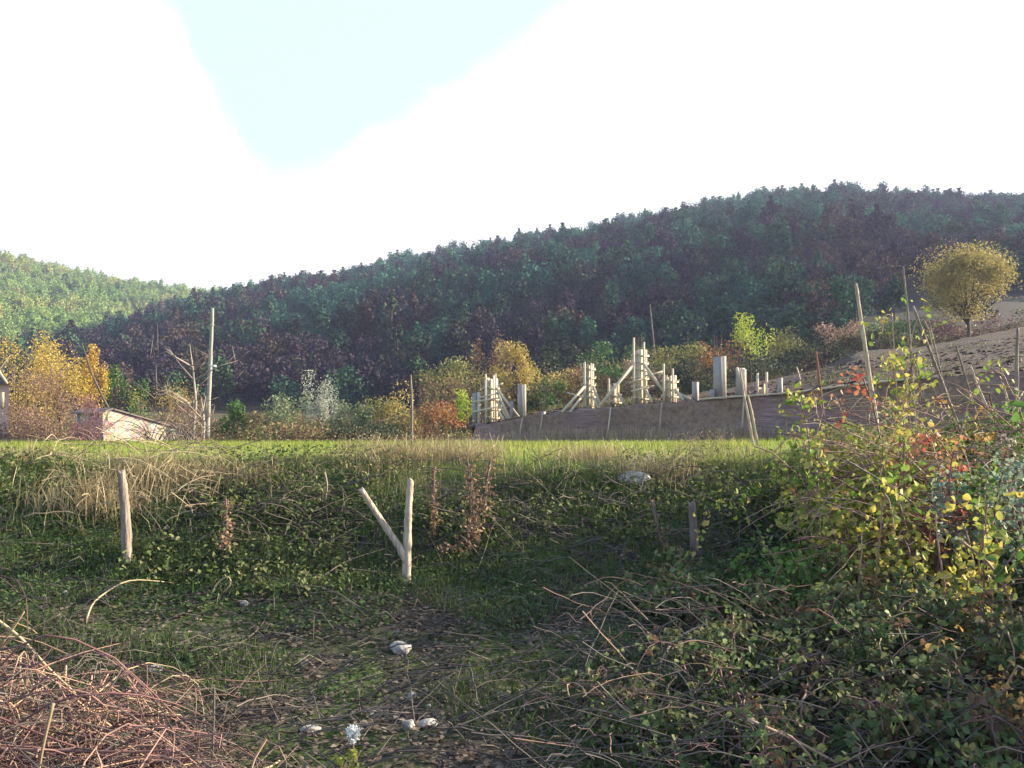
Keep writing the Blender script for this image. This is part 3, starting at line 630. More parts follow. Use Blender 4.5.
T = [ # name, label, category, px, top, base, width, depth, palette, n, opts
 ('autumn_tree', 'yellow gold autumn tree at the left edge above the brick house', 'tree', 14, 333, 442, 66, 66, 'gold', 3400, dict(trunk=.2, leaf=.19)),
 ('autumn_tree', 'brightest golden yellow tree rising behind the pinkish thicket', 'tree', 60, 340, 441, 44, 62, 'gold', 2400, dict(trunk=.2, leaf=.2)),
 ('autumn_tree', 'narrow orange and yellow tree right of the brightest golden one', 'tree', 91, 352, 440, 30, 60, 'orange', 1300, dict(trunk=.2, leaf=.2, cone=.2)),
 ('bare_shrub', 'tall pinkish brown bare thicket in front of the golden trees', 'shrub', 50, 376, 443, 60, 50, 'pinkbrown', 3200, dict(leaf=.16, limbs=40, aspect=.3)),
 ('bare_shrub', 'maroon twiggy shrub left of the white walled shed', 'shrub', 82, 397, 443, 46, 43, 'maroon', 1500, dict(leaf=.15, limbs=36, aspect=.3)),
 ('bare_shrub', 'brown leafless shrub at the left edge below the brick house', 'shrub', 12, 416, 443, 44, 50, 'purple', 900, dict(leaf=.16, limbs=26, aspect=.35)),
 ('small_tree', 'small green tree between the orange tree and the shed roof', 'tree', 116, 371, 438, 24, 64, 'green', 700, dict(trunk=.15, leaf=.26)),
 ('small_tree', 'small round green tree above the shed roof', 'tree', 142, 383, 438, 19, 64, 'green', 500, dict(trunk=.15, leaf=.25)),
 ('thorn_thicket', 'low olive brown thicket behind the right end of the shed', 'shrub', 163, 388, 440, 58, 56, 'olivegold', 900, dict(leaf=.17, limbs=30, aspect=.35)),
 ('thorn_thicket', 'purplish bare thicket between shed and tall grey pole', 'shrub', 186, 400, 441, 40, 50, 'maroon', 500, dict(leaf=.14, limbs=30, aspect=.3)),
 ('bush', 'dark green bush just right of the tall grey pole', 'bush', 229, 403, 441, 26, 54, 'green', 800, dict(leaf=.2)),
 ('bush', 'dim low bush in the valley right of the dark green bush', 'bush', 256, 412, 441, 40, 60, 'thicket', 600, dict(leaf=.22)),
 ('bush', 'grey green bush on the left side of the silvery willow', 'bush', 290, 396, 441, 40, 54, 'greygreen', 900, dict(leaf=.2)),
 ('silver_willow', 'silvery white leaved small willow standing alone in the valley', 'tree', 321, 375, 441, 30, 52, 'silver', 1000, dict(trunk=.3, leaf=.17, bark='palebark', aspect=.4)),
 ('bush', 'fresh green bush on the right side of the silvery willow', 'bush', 350, 404, 441, 38, 54, 'greygreen', 900, dict(leaf=.2)),
 ('bush', 'low very dark green hedge bush under the willow row', 'bush', 366, 424, 443, 74, 47, 'dark', 1100, dict(leaf=.16)),
 ('bush', 'olive green bush left of the lone valley pole', 'bush', 383, 400, 441, 44, 55, 'olive', 900, dict(leaf=.2)),
 ('thorn_bush', 'golden brown thorn bush behind the lone valley pole', 'bush', 404, 387, 438, 36, 54, 'olivegold', 900, dict(leaf=.18, limbs=24)),
 ('thorn_bush', 'rusty orange low bush right of the lone valley pole', 'bush', 436, 404, 438, 46, 52, 'rust', 900, dict(leaf=.17, limbs=24)),
 ('bush', 'broad olive green bush above the rusty one on the hillside foot', 'bush', 452, 362, 418, 60, 74, 'olive', 1300, dict(leaf=.27)),
 ('bush', 'brown bush on the slope left of the lime sapling', 'bush', 438, 382, 424, 48, 68, 'brown', 900, dict(leaf=.24)),
 ('small_tree', 'reddish brown tree behind the leftmost formwork column', 'tree', 493, 338, 420, 36, 66, 'brown', 1200, dict(trunk=.2, leaf=.23)),
 ('small_tree', 'round olive gold tree between the two left formwork columns', 'tree', 517, 346, 418, 42, 62, 'olivegold', 1700, dict(trunk=.2, leaf=.2)),
 ('sapling', 'bright lime yellow sapling left of the first formwork column', 'tree', 467, 382, 424, 19, 49, 'lime', 420, dict(trunk=.15, leaf=.17)),
 ('bush', 'deep green bush between the lone round tree and middle columns', 'bush', 548, 380, 414, 42, 62, 'green', 900, dict(leaf=.22)),
 ('bush', 'small mustard yellow bush right of the round olive gold tree', 'bush', 561, 371, 400, 28, 64, 'olivegold', 600, dict(leaf=.2)),
 ('bush', 'mid green bush high behind the columns, left of the tallest', 'bush', 558, 348, 396, 52, 76, 'dark', 1100, dict(leaf=.27)),
 ('bush', 'wide fresh green bush just left of the top of the tallest column', 'bush', 613, 345, 388, 56, 74, 'green', 1300, dict(leaf=.26)),
 ('hedge_shrub', 'tan brown hedge shrub behind the pale lit column', 'shrub', 590, 364, 408, 46, 66, 'brown', 1100, dict(leaf=.23)),
 ('hedge_shrub', 'tan brown hedge shrub behind the tallest column', 'shrub', 636, 362, 404, 50, 65, 'pinkbrown', 1100, dict(leaf=.22)),
 ('hedge_shrub', 'dark shaded shrub filling the gap right of the tallest column', 'shrub', 668, 366, 402, 44, 66, 'dark', 900, dict(leaf=.23)),
 ('hedge_shrub', 'yellow green hedge shrub behind the column right of the tallest', 'shrub', 672, 343, 382, 54, 78, 'olive', 1200, dict(leaf=.26)),
 ('hedge_shrub', 'green and orange hedge shrub behind the tall grey column', 'shrub', 712, 345, 384, 50, 78, 'rust', 1100, dict(leaf=.25)),
 ('hedge_shrub', 'deep dark shrub low behind the small concrete stubs', 'shrub', 705, 362, 402, 52, 66, 'dark', 1000, dict(leaf=.23)),
 ('young_willow', 'airy yellow green young willow above the mid height column', 'tree', 750, 318, 380, 34, 66, 'lime', 700, dict(trunk=.3, leaf=.24, aspect=.4)),
 ('hedge_shrub', 'dark green shrub under the airy yellow green willow', 'shrub', 762, 352, 386, 56, 68, 'dark', 1000, dict(leaf=.23)),
 ('hedge_shrub', 'olive hedge shrub right of the airy yellow green willow', 'shrub', 789, 331, 376, 48, 78, 'olive', 1000, dict(leaf=.26)),
 ('hedge_shrub', 'dark bush at the top left corner of the brown field', 'shrub', 812, 334, 372, 58, 74, 'dark', 1300, dict(leaf=.25)),
 ('hedge_shrub', 'rusty brown shrub left of the tall leaning stake top', 'shrub', 838, 312, 352, 44, 84, 'pinkbrown', 1000, dict(leaf=.25)),
 ('hedge_shrub', 'dark round bush behind the tall leaning stake', 'shrub', 860, 324, 358, 56, 78, 'thicket', 1200, dict(leaf=.25)),
 ('hedge_shrub', 'olive green bush right of the tall leaning stake at the field edge', 'shrub', 898, 322, 352, 52, 80, 'green', 1100, dict(leaf=.25)),
 ('yellow_tree', 'large round yellow olive tree alone at the top of the brown field', 'tree', 968, 246, 356, 66, 78, 'oliveyellow', 9500, dict(trunk=.4, leaf=.24, lobes=42, hollow=.1, limbs=40, bark='bark')),
 ('hedge_shrub', 'purple brown shrub left of the big yellow tree trunk', 'shrub', 944, 319, 350, 44, 80, 'purple', 1000, dict(leaf=.24)),
 ('hedge_shrub', 'purple brown shrub right of the big yellow tree trunk', 'shrub', 996, 316, 348, 52, 82, 'purple', 1100, dict(leaf=.24)),
 ('hedge_shrub', 'dull green shrub on the right edge beyond the brown field', 'shrub', 1038, 304, 342, 60, 84, 'thicket', 1000, dict(leaf=.26)),
]
for t in T:
    tree(*t[:8], t[8], t[9], **t[10])
# flame-coloured tree on the sunny hill
tree('autumn_tree', 'single orange tree glowing among the green wood on the left hill', 'tree', 131, 290, 306, 22, 560, leafmat('flame', [(.5, .2, .04), (.6, .34, .06)], .3), 420, leaf=1.3, trunk=.2)

def polyline(pts, rad, name, mat, label, cat, group=None, sides=7, parent=None):
    m = MB(); tube(m, pts, rad, sides)
    o = m.build(name, M[mat], loc=pts[0]); return tagp(o, label, cat, group)
def stake(label, x1, y1, x2, y2, d, r0, mat, name='stake', group='stakes in and behind the brambles', d1=None, side=None):
    """x1,y1 top; x2,y2 foot"""
    a = P(x1, y1, d1 or d); b = P(x2, y2, d); g = gz(b[0], b[1]); 
    if d < 20: b[2] = min(b[2], float(g)) - .05
    mid = (a + b) / 2 + rng.normal(size=3) * .015 * np.linalg.norm(a - b) * .3
    q1 = b + (mid - b) * .5 + rng.normal(size=3) * .004; pts = [b, q1, mid, (mid + a) / 2 + rng.normal(size=3) * .006, a]
    root = empty(name, b, label, 'stake' if 'pole' not in name else 'pole', group)
    m = MB(); post_tube(m, pts, [r0 * 1.1, r0, r0 * .95, r0 * .85, r0 * .7], rng, 8, 22); m.build('shaft', M[mat], root)
    return root
# poles behind the meadow
up = stake('tall thin grey utility pole between the shed and the dark green bush', 211.5, 308, 207.5, 440, 50, .13, 'metalpole', 'utility_pole', None)
m = MB(); q = P(213.5, 366, 49.8); box(m, q, (.25, .12, .12)); tube(m, [P(209, 366, 49.9), q], .03, 5); m.build('insulator', M['whitepl'], up)
m = MB(); box(m, P(210.6, 325, 49.75), (.3, .08, .08)); m.build('bracket', M['metalpole'], up)
stake('pale pole standing upright in the meadow left of the site', 410.5, 375, 412, 442, 13.2, .022, 'stakegrey', 'wooden_pole', None)
stake('very thin pole high among the dark trees above the tallest column', 650.5, 304, 655, 352, 95, .07, 'stakegrey', 'wooden_pole', None)
stake('short white tipped fence stake at the near edge of the brown field', 797, 367, 800, 380, 42, .05, 'stake', group='fence stakes along the brown field')
stake('reddish brown upright stake left of the bramble top', 816.3, 351, 823, 415, 20, .035, 'redstake')
stake('tall thick pale stake leaning left above the brambles', 857.5, 284, 880, 450, 13, .034, 'stake')
stake('thin high pole just left of the vine tangle', 905, 266, 916, 450, 14, .02, 'stakegrey')
stake('long slanting stake crossing the vine tangle', 914.5, 306, 972, 466, 11.5, .022, 'stakegrey')
stake('thin stake leaning behind the long slanting one', 929, 317, 958, 440, 13.5, .016, 'stakegrey')
stake('thin stake on the field below the yellow tree', 957, 346, 985, 436, 13, .02, 'stakegrey')
stake('pale slanting stake second from the right group', 971, 366, 1002, 440, 12, .02, 'stake')
stake('short slanting stake near the right edge', 1002, 381, 1018, 430, 12, .018, 'stake')
stake('upright grey stake at the right edge', 1019, 328, 1015, 432, 13, .03, 'stakegrey')
stake('pale pole leaning against its twin above the meadow edge', 740, 368, 756, 462, 12.4, .02, 'stake', group='twin poles at the meadow edge')
stake('shorter twin of the pale leaning pole at the meadow edge', 748, 396, 761, 462, 12.2, .02, 'drystem', group='twin poles at the meadow edge')
stake('short stick slanting down beside the red brown stake', 834, 395, 858, 428, 14, .02, 'stakegrey')
# near posts on the bank
d = hit(408, 583)
fp = empty('forked_post', G(408, d), 'pale forked wooden post on the bank, one arm leaning left', 'post')
m = MB(); post_tube(m, [G(407, d) - [0, 0, .15], P(408, 540, d), P(409, 510, d - .01), P(411, 480, d)], [.042, .038, .031, .027], rng); m.build('stem', M['stake'], fp)
m = MB(); post_tube(m, [P(407, 560, d), P(400, 546, d - .02), P(380, 517, d - .02), P(361.5, 489, d - .03)], [.036, .032, .028, .025], rng); m.build('side_arm', M['stake'], fp)
d = hit(130, 562); po = empty('fence_post', G(129.5, d), 'weathered grey post leaning on the left bank among dry grass', 'post')
m = MB(); post_tube(m, [G(129.5, d) - [0, 0, .15], P(127.5, 520, d), P(124.5, 490, d), P(122, 471, d)], [.047, .043, .04, .036], rng); m.build('shaft', M['stakegrey'], po)
d = hit(694, 552); po = empty('fence_post', G(694, d), 'short stubby pale post alone on the shaded bank left of the brambles', 'post')
m = MB(); post_tube(m, [G(694, d) - [0, 0, .15], P(693, 530, d), P(691.5, 503, d)], [.042, .04, .037], rng); m.build('shaft', M['stakegrey'], po)

# ------------------------------------------------------------------ shed and brick house on the left
def plaster():
    m, N, L = newmat('stained_limewash'); t = N.new('ShaderNodeTexCoord'); n = noise(N, L, 1.6, 6, t.outputs['Object'], .7); v = N.new('ShaderNodeTexVoronoi'); v.inputs['Scale'].default_value = 5; L.new(t.outputs['Object'], v.inputs['Vector'])
    c = ramp(N, L, n, [(.3, (.17, .125, .11)), (.5, (.31, .255, .225)), (.75, (.46, .41, .37))]); c = mmix(N, L, .35, c, v.outputs['Color'], 'SOFT_LIGHT')
    d = N.new('ShaderNodeBsdfPrincipled'); L.new(c, d.inputs['Base Color']); d.inputs['Roughness'].default_value = .9
    b = N.new('ShaderNodeBump'); b.inputs['Strength'].default_value = .6; b.inputs['Distance'].default_value = .05; L.new(v.outputs['Distance'], b.inputs['Height']); L.new(b.outputs[0], d.inputs['Normal'])
    o = N.new('ShaderNodeOutputMaterial'); L.new(d.outputs[0], o.inputs[0]); return m
def brickm(name, c1, c2, mo, sc=1.0, bw=.24, rh=.08):
    m, N, L = newmat(name); t = N.new('ShaderNodeTexCoord'); s = N.new('ShaderNodeSeparateXYZ'); L.new(t.outputs['Object'], s.inputs[0])
    cx = N.new('ShaderNodeCombineXYZ'); L.new(math_(N, L, 'ADD', s.outputs[0], s.outputs[1]), cx.inputs[0]); L.new(s.outputs[2], cx.inputs[1])
    b = N.new('ShaderNodeTexBrick'); L.new(cx.outputs[0], b.inputs['Vector']); b.inputs['Color1'].default_value = (*c1, 1); b.inputs['Color2'].default_value = (*c2, 1); b.inputs['Mortar'].default_value = (*mo, 1)
    b.inputs['Scale'].default_value = sc; b.inputs['Brick Width'].default_value = bw; b.inputs['Row Height'].default_value = rh; b.inputs['Mortar Size'].default_value = .012
    d = N.new('ShaderNodeBsdfPrincipled'); L.new(b.outputs[0], d.inputs['Base Color']); d.inputs['Roughness'].default_value = .9
    o = N.new('ShaderNodeOutputMaterial'); L.new(d.outputs[0], o.inputs[0]); return m
roofm = solid('dark_roof', [(.09, .075, .075), (.17, .14, .14)], .8, 4, .3)
A = P(103, 441, 46); B_ = P(178, 441, 50)                   # foot of the lit wall; it turns towards the sun
A[2] = B_[2] = -1.9
sh = empty('shed', (A + B_) / 2, 'low white walled shed with a dark sloping roof behind the meadow', 'shed')
hA = P(104, 413, 46)[2]; hA2 = P(110, 410, 46.2)[2]; hB = P(176, 429, 50)[2]
dirw = (B_ - A) / np.linalg.norm(B_ - A); A2 = A + dirw * .5
back = np.array([-dirw[1], dirw[0], 0]) * 2.4
def prism(mb, prof, off):
    n = len(prof); v = list(prof) + [p + off for p in prof]
    for i in range(1, n - 1): mb.add([v[0], v[i + 1], v[i]], None, [(0, 1, 2)], .5); mb.add([v[n], v[n + i], v[n + i + 1]], None, [(0, 1, 2)], .5)
    for i in range(n): j = (i + 1) % n; mb.add([v[i], v[j], v[n + j], v[n + i]], [(0, 1, 2, 3)], None, .5)
m = MB(); prism(m, [A, B_, np.array([*B_[:2], hB]), np.array([*A2[:2], hA2]), np.array([*A[:2], hA])], back); m.build('wall', plaster(), sh)
m = MB(); ofs = -back / 4 * .25
r1 = np.array([*(A - dirw * .3)[:2], hA - .06]) + ofs; r2 = np.array([*A2[:2], hA2 + .02]) + ofs; r3 = np.array([*(B_ + dirw * .25)[:2], hB - .05]) + ofs
th = np.array([0, 0, .09]); prism(m, [r2 + [0, 0, .01], r3 + [0, 0, .01], r3 + th, r2 + th], back * 1.12); m.build('roof_slope', roofm, sh)
m = MB(); prism(m, [r1 + [0, 0, .01], r2 + [0, 0, .012], r2 + th * 1.05, r1 + th], back * 1.12); m.build('roof_slope', roofm, sh)
# low boarded wall to its left, purple shade put into the board colour
ln = empty('garden_wall', P(88, 441, 45.5), 'low boarded wall, purple shade in its colour, joining the left end of the shed', 'wall')
m = MB()
for k in range(26): 
    x0 = 79 + k * .98; a = P(x0, 441, 45.3); bar(m, a, P(x0 + random.uniform(-.1, .1), 430.5 + random.uniform(-1, 1), 45.3), .048, .03)
m.build('board', M['purpleshadeboard'] if 'purpleshadeboard' in M else solid('purple_shade_board', [(.16, .12, .15), (.27, .21, .25)], .9, 4), ln)
m = MB(); bar(m, P(78, 432, 45.26), P(104, 432.5, 45.26), .06, .04); m.build('rail', M['plank'], ln)
hs = empty('brick_house', P(-20, 440, 54), 'pinkish brick house with a dark roof cut by the left edge', 'house')
def pz(px, py, d=54): return P(px, py, d)
bo = np.array([-.62 * 5, 5.0, 0])
m = MB(); prism(m, [pz(-70, 445), pz(9, 445), pz(9, 382), pz(-70, 382)], bo); m.build('wall', brickm('pink_brick', (.42, .25, .2), (.5, .32, .27), (.5, .42, .38)), hs)
m = MB(); fo = np.array([0, -.5, 0]); prism(m, [pz(-78, 384) + fo, pz(14, 384) + fo, pz(12, 381.5) + fo, pz(-3, 362) + fo, pz(-62, 362) + fo, pz(-76, 381.5) + fo], bo * 1.14); rf = m.build('roof', roofm, hs)
m = MB(); bar(m, pz(-3, 361.5) + fo * 1.3, pz(13, 384) + fo * 1.3, .16, .06); m.build('bargeboard', M['batten'], hs)
m = MB(); wn = m; box(m, pz(2, 400) + [0, -.02, 0], (.36, .1, 1.0)); wf = m.build('window', M['batten'], hs)
m = MB(); box(m, pz(2, 400) + [0, -.05, 0], (.27, .1, .88)); m.build('pane', solid('dark_glass', [(.03, .03, .04), (.05, .05, .06)], .1), wf)
polyline([P(-12, 440, 51), P(-3, 372, 51), P(9.5, 355, 51)], [.05, .04, .03], 'bare_branch', 'palebark', 'pale bare branch sticking up over the brick house roof', 'branch')
polyline([P(118, 425, 48.5), P(104, 400, 49), P(92, 375, 50), P(81, 343, 50)], [.09, .07, .05, .03], 'leaning_trunk', 'twig', 'pale dead trunk leaning left against the narrow orange tree', 'trunk')
# bare little trees and arching canes by the grey pole
def bare_tree(label, px, ytop, ybase, d, seed, spread=.35, n=9):
    g = np.random.default_rng(seed); b = P(px, ybase, d); h = (ybase - ytop) * d / F_PX
    root = empty('bare_tree', b, label, 'tree'); m = MB(); m2 = MB()
    tp = [b - [0, 0, .2], b + [.03 * h, 0, h * .4], b + [0, 0, h * .72], b + [-.04 * h, 0, h]]; tube(m, tp, [.1, .075, .045, .015], 6)
    for k in range(n):
        z = h * g.uniform(.15, .8); a = g.uniform(0, 6.28); ln_ = h * spread * g.uniform(.5, 1.1)
        e1 = b + [math.cos(a) * ln_ * .6, math.sin(a) * ln_ * .6, z + ln_ * .35]; e2 = b + [math.cos(a) * ln_, math.sin(a) * ln_, z + ln_ * g.uniform(.1, .8)]
        tube(m2, [b + [0, 0, z], e1, e2], [.045, .03, .01], 5)
        for q in range(3):
            f = e1 + (e2 - e1) * g.random(); tube(m2, [f, f + g.normal(size=3) * ln_ * .22 + [0, 0, ln_ * .2]], [.018, .006], 4)
    m.build('trunk', M['palebark'], root); m2.build('branches', M['palebark'], root)
bare_tree('spindly bare tree left of the tall grey pole', 193, 344, 442, 47, 4, .42, 12)
bare_tree('low bare pale tree at the foot of the tall grey pole', 203, 398, 442, 46, 9, .6, 10)
g = np.random.default_rng(77)
cn = empty('cut_branch_pile', P(180, 442, 44), 'heap of arching pale bare branches beside the shed end', 'branch pile'); m = MB()
for k in range(46):
    x0 = g.uniform(150, 205); x1 = x0 + g.uniform(-55, 30); a = P(x0, 443, 44 + g.normal() * .8); e = P(x1, g.uniform(418, 440), 44 + g.normal()); mid = (a + e) / 2 + [0, 0, g.uniform(.4, 1.5)]
    tt_ = np.linspace(0, 1, 7)[:, None]; pts = a * (1 - tt_) ** 2 + mid * 2 * tt_ * (1 - tt_) + e * tt_ ** 2; tube(m, pts, np.linspace(.03, .01, 7), 4, g.random())
m.build('branches', M['stakegrey'], cn)

# ------------------------------------------------------------------ the near bank: ground cover
def region(n, x0, x1, y0, y1, g):
    y = g.uniform(y0, y1, n); x = g.uniform(x0, x1, n); k = np.abs(x) < y * .66 + .6
    x, y = x[k], y[k]; return np.stack([x, y, gz(x, y)], 1)
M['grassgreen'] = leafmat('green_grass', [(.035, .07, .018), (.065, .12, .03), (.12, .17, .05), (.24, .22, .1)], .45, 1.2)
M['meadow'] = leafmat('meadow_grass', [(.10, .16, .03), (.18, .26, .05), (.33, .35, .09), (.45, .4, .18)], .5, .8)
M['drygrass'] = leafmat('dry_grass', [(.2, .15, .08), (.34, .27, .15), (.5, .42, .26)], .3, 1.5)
M['darkgrass'] = leafmat('shade_tint_weeds', [(.025, .055, .015), (.05, .09, .025), (.1, .13, .05), (.16, .15, .09)], .3, 1.4)  # weed greens darkened to carry the shade of the ditch
M['weedleaf'] = leafmat('weed_leaf', [(.035, .06, .02), (.07, .11, .035), (.12, .16, .05), (.2, .2, .09), (.2, .14, .08)], .35, 1.5)
M['litter'] = leafmat('leaf_litter', [(.03, .024, .02), (.07, .055, .045), (.13, .1, .08), (.25, .22, .19)], .1, 2.5)
g = np.random.default_rng(5)
m = MB(); p = region(26000, -11, 11, 10.7, 22, g); p = p[g.random(len(p)) < np.clip(1.4 - (p[:, 1] - 10) * .06, .2, 1)]
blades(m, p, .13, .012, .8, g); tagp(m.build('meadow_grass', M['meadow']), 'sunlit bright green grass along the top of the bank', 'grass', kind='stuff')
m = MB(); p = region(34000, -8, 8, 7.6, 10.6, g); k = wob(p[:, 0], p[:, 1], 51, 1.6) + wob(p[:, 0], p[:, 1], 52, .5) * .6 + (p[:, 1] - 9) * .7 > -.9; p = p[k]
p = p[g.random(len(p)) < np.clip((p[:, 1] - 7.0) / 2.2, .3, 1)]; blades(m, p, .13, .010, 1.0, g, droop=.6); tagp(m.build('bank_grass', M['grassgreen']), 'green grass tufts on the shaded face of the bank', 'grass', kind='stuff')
m = MB(); p = region(6500, -8, 8, 9.3, 11.4, g); k = wob(p[:, 0], p[:, 1], 61, 1.2) + .6 * wob(p[:, 0], p[:, 1], 62, 3.5) > .5; p = p[k]
blades(m, p, .14, .009, 1.1, g, droop=.7); tagp(m.build('bank_hay', M['drygrass']), 'straw coloured dead grass hanging over the bank edge', 'grass', kind='stuff')
m = MB(); p = region(62000, -6.5, 7, 3.4, 8.6, g); k = wob(p[:, 0], p[:, 1], 71, 2.2) + wob(p[:, 0], p[:, 1], 72, .8) > -.35; p = p[k]
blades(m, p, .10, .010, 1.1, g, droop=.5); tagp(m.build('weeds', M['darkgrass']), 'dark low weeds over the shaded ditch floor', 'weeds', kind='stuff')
m = MB(); p = region(60000, -6.5, 7, 3.3, 9.6, g); p[:, 2] += g.uniform(0, .03, len(p))
leaves(m, p, .045, g, .6, flat=1.2); tagp(m.build('leaf_litter', M['litter']), 'grey brown leaf litter and clods over the shaded ground', 'leaf litter', kind='stuff')
m = MB(); p = region(7000, -8, 8, 7.2, 11.0, g); k = wob(p[:, 0], p[:, 1], 55, 1.4) + .7 * wob(p[:, 0], p[:, 1], 56, 4) > .0; p = p[k]
for q_ in range(5): leaves(m, p + g.normal(size=p.shape) * [.035, .035, 0] + np.array([0, 0, 1.0]) * g.uniform(.01, .17, (len(p), 1)), .05, g, .6, flat=.5, detail=True, droop=.3)
tagp(m.build('broadleaf_weeds', M['weedleaf']), 'low broad leaved green weeds covering the face of the bank', 'weeds', kind='stuff')
M['lipweed'] = leafmat('lip_weeds', [(.09, .07, .05), (.2, .15, .1), (.33, .26, .17), (.16, .17, .07)], .3, 2.5)
m = MB(); p = region(7000, -8, 6, 9.6, 12.6, g); k = wob(p[:, 0], p[:, 1], 151, 1.1) + .8 * wob(p[:, 0], p[:, 1], 152, 3.2) > .75; p = p[k]
blades(m, p, .3, .007, 1.3, g, droop=.8); 
for q_ in range(2): leaves(m, p + np.array([0, 0, 1.0]) * g.uniform(.04, .26, (len(p), 1)) + g.normal(size=p.shape) * .05, .025, g, .6)
tagp(m.build('lip_weeds', M['lipweed']), 'ragged brown dead weeds breaking the grass edge of the bank', 'weeds', kind='stuff')
# moss-green low patches of small leaves
m = MB(); p = region(70000, -6.5, 7, 3.6, 9.8, g); k = wob(p[:, 0], p[:, 1], 81, 2.6) + wob(p[:, 0], p[:, 1], 82, 1.0) > .35; p = p[k]; p[:, 2] += g.uniform(.0, .09, len(p))
leaves(m, p, .035, g, .8, flat=.7); tagp(m.build('clover', leafmat('clover', [(.03, .06, .02), (.055, .10, .03), (.09, .14, .05)], .35, 2)), 'patches of small green leaved ground cover in the ditch', 'ground cover', kind='stuff')
# fine dead twigs everywhere
m = MB(); p = region(1900, -6, 7, 3.4, 9.8, g)
for q in p:
    a = g.uniform(0, 6.28); ln_ = g.uniform(.12, .6); e = q + [math.cos(a) * ln_, math.sin(a) * ln_ * .6, g.uniform(.0, .16)]; e[2] = max(e[2], float(gz(e[0], e[1])) + .01)
    mid = (q + e) / 2 + [0, 0, g.uniform(0, .09)]; tube(m, [q + [0, 0, .012], mid, e], [.004, .0035, .002], 4, g.random(), False)
tagp(m.build('dead_twigs', M['darktwig']), 'fine grey dead twigs strewn over the shaded ground', 'twigs', kind='stuff')

# ------------------------------------------------------------------ dry grass clumps, dead vines, arching canes on the bank
def dry_clump(label, px, py, n, h, spread, seed, mat='drygrass', name='dry_grass_clump', d=None, lean=.9, wd=.008):
    g = np.random.default_rng(seed); d = d or hit(px, py); b = G(px, d); root = empty(name, b, label, 'dry grass')
    q = np.stack([b[0] + g.normal(size=n) * spread, b[1] + g.normal(size=n) * spread * .6, np.zeros(n)], 1); q[:, 2] = gz(q[:, 0], q[:, 1]); q = q[:int(n * .55)]; h *= .72
    m = MB(); blades(m, q, h, wd, lean, g, droop=.4); m.build('blades', M[mat], root)
    m = MB()
    for k in range(n // 45):
        s = q[k]; e = s + [g.normal() * h * .5, g.normal() * h * .3, h * g.uniform(.8, 1.4)]; tube(m, [s, (s + e) / 2 + [0, 0, h * .1], e], [.005, .004, .002], 4, g.random())
    m.build('stalks', M['drystem'], root); return root
dry_clump('wide sprawling tan grass clump around the leaning left post', 105, 505, 1500, .42, .38, 1)
dry_clump('tan bleached clump right of the leaning left post', 165, 480, 1300, .42, .36, 2)
dry_clump('yellowish dry clump on the bank edge far left', 30, 462, 800, .3, .3, 3)
dry_clump('tan clump at the edge above the small arched cane', 235, 480, 700, .3, .26, 4)
dry_clump('fringe of dry grass at the edge above the forked post', 400, 462, 1000, .34, .26, 5)
dry_clump('taller dry brown clump right of the forked post', 462, 458, 1100, .32, .3, 6)
dry_clump('grey green feathery clump on the bank under the site', 560, 480, 1200, .32, .34, 7, 'grassgreen', 'grass_clump')
dry_clump('broad pale tan clump at the edge below the pale lit column', 590, 458, 1100, .26, .34, 8)
dry_clump('tan clump hanging down the bank beside the flat stone', 655, 482, 1000, .4, .26, 9)
dry_clump('sunlit green tuft at the edge left of the twin poles', 720, 468, 1000, .3, .3, 10, 'meadow', 'grass_clump')
dry_clump('tall green clump left edge of the brambles', 800, 470, 900, .36, .25, 11, 'grassgreen', 'grass_clump')
def arc(a, e, up, n=9, g=rng, j=.01):
    t = np.linspace(0, 1, n)[:, None]; mid = (a + e) / 2 + np.array([0, 0, up]); p = a * (1 - t) ** 2 + mid * 2 * t * (1 - t) + e * t ** 2
    return p + g.normal(size=(n, 3)) * j
def cane(label, pxs, d, r0, mat, name='bare_cane', group=None, cat='cane', d2=None, ground=0):
    """a single stem through photo points at about depth d"""
    n = len(pxs)
    if ground: d = hit(*pxs[0]) - .02; d2 = hit(*pxs[-1]) - .02 if ground == 2 else d2 or d
    dd = np.linspace(d, d2 or d, n); pts = np.array([P(x, y, q) for (x, y), q in zip(pxs, dd)])
    t = np.linspace(0, n - 1, n * 4); pts = np.stack([np.interp(t, range(n), pts[:, i]) for i in range(3)], 1)
    for _ in range(3): pts[1:-1] = (pts[:-2] + pts[1:-1] * 2 + pts[2:]) / 4
    for q in pts: q[2] = max(q[2], float(gz(q[0], q[1])) + r0)
    m = MB(); tube(m, pts, np.linspace(r0, r0 * .5, len(pts)), 6); o = m.build(name, M[mat], loc=pts[0]); return tagp(o, label, cat, group)
cane('pale cane arched over near the left twig pile', [(88, 625), (95, 600), (130, 577), (180, 582)], 5.6, .009, 'drystem', ground=2)
cane('small bleached hook of cane in the middle of the left bank', [(212, 598), (218, 582), (230, 574), (234, 582), (224, 592)], 6.9, .008, 'drystem', ground=1)
cane('short hanging pale stem in the left ditch', [(200, 618), (197, 632), (204, 650)], 6, .010, 'drystem', ground=1)
cane('long grey bent branch curving across the ditch floor', [(178, 676), (210, 683), (240, 680), (258, 655), (270, 620), (272, 600)], 5.3, .010, 'twig', cat='branch', name='fallen_branch', d2=6.4, ground=2)
cane('upper thin grey branch left of the forked post', [(316, 548), (350, 541), (385, 544)], 7.7, .008, 'twig', cat='branch', name='fallen_branch', ground=2)
cane('lower thin grey branch left of the forked post', [(306, 588), (345, 560), (392, 546)], 7.5, .008, 'twig', cat='branch', name='fallen_branch', ground=2)
cane('grey branch rising right of the dead vine', [(470, 530), (500, 520), (530, 506)], 8.2, .009, 'twig', cat='branch', name='fallen_branch', ground=1)
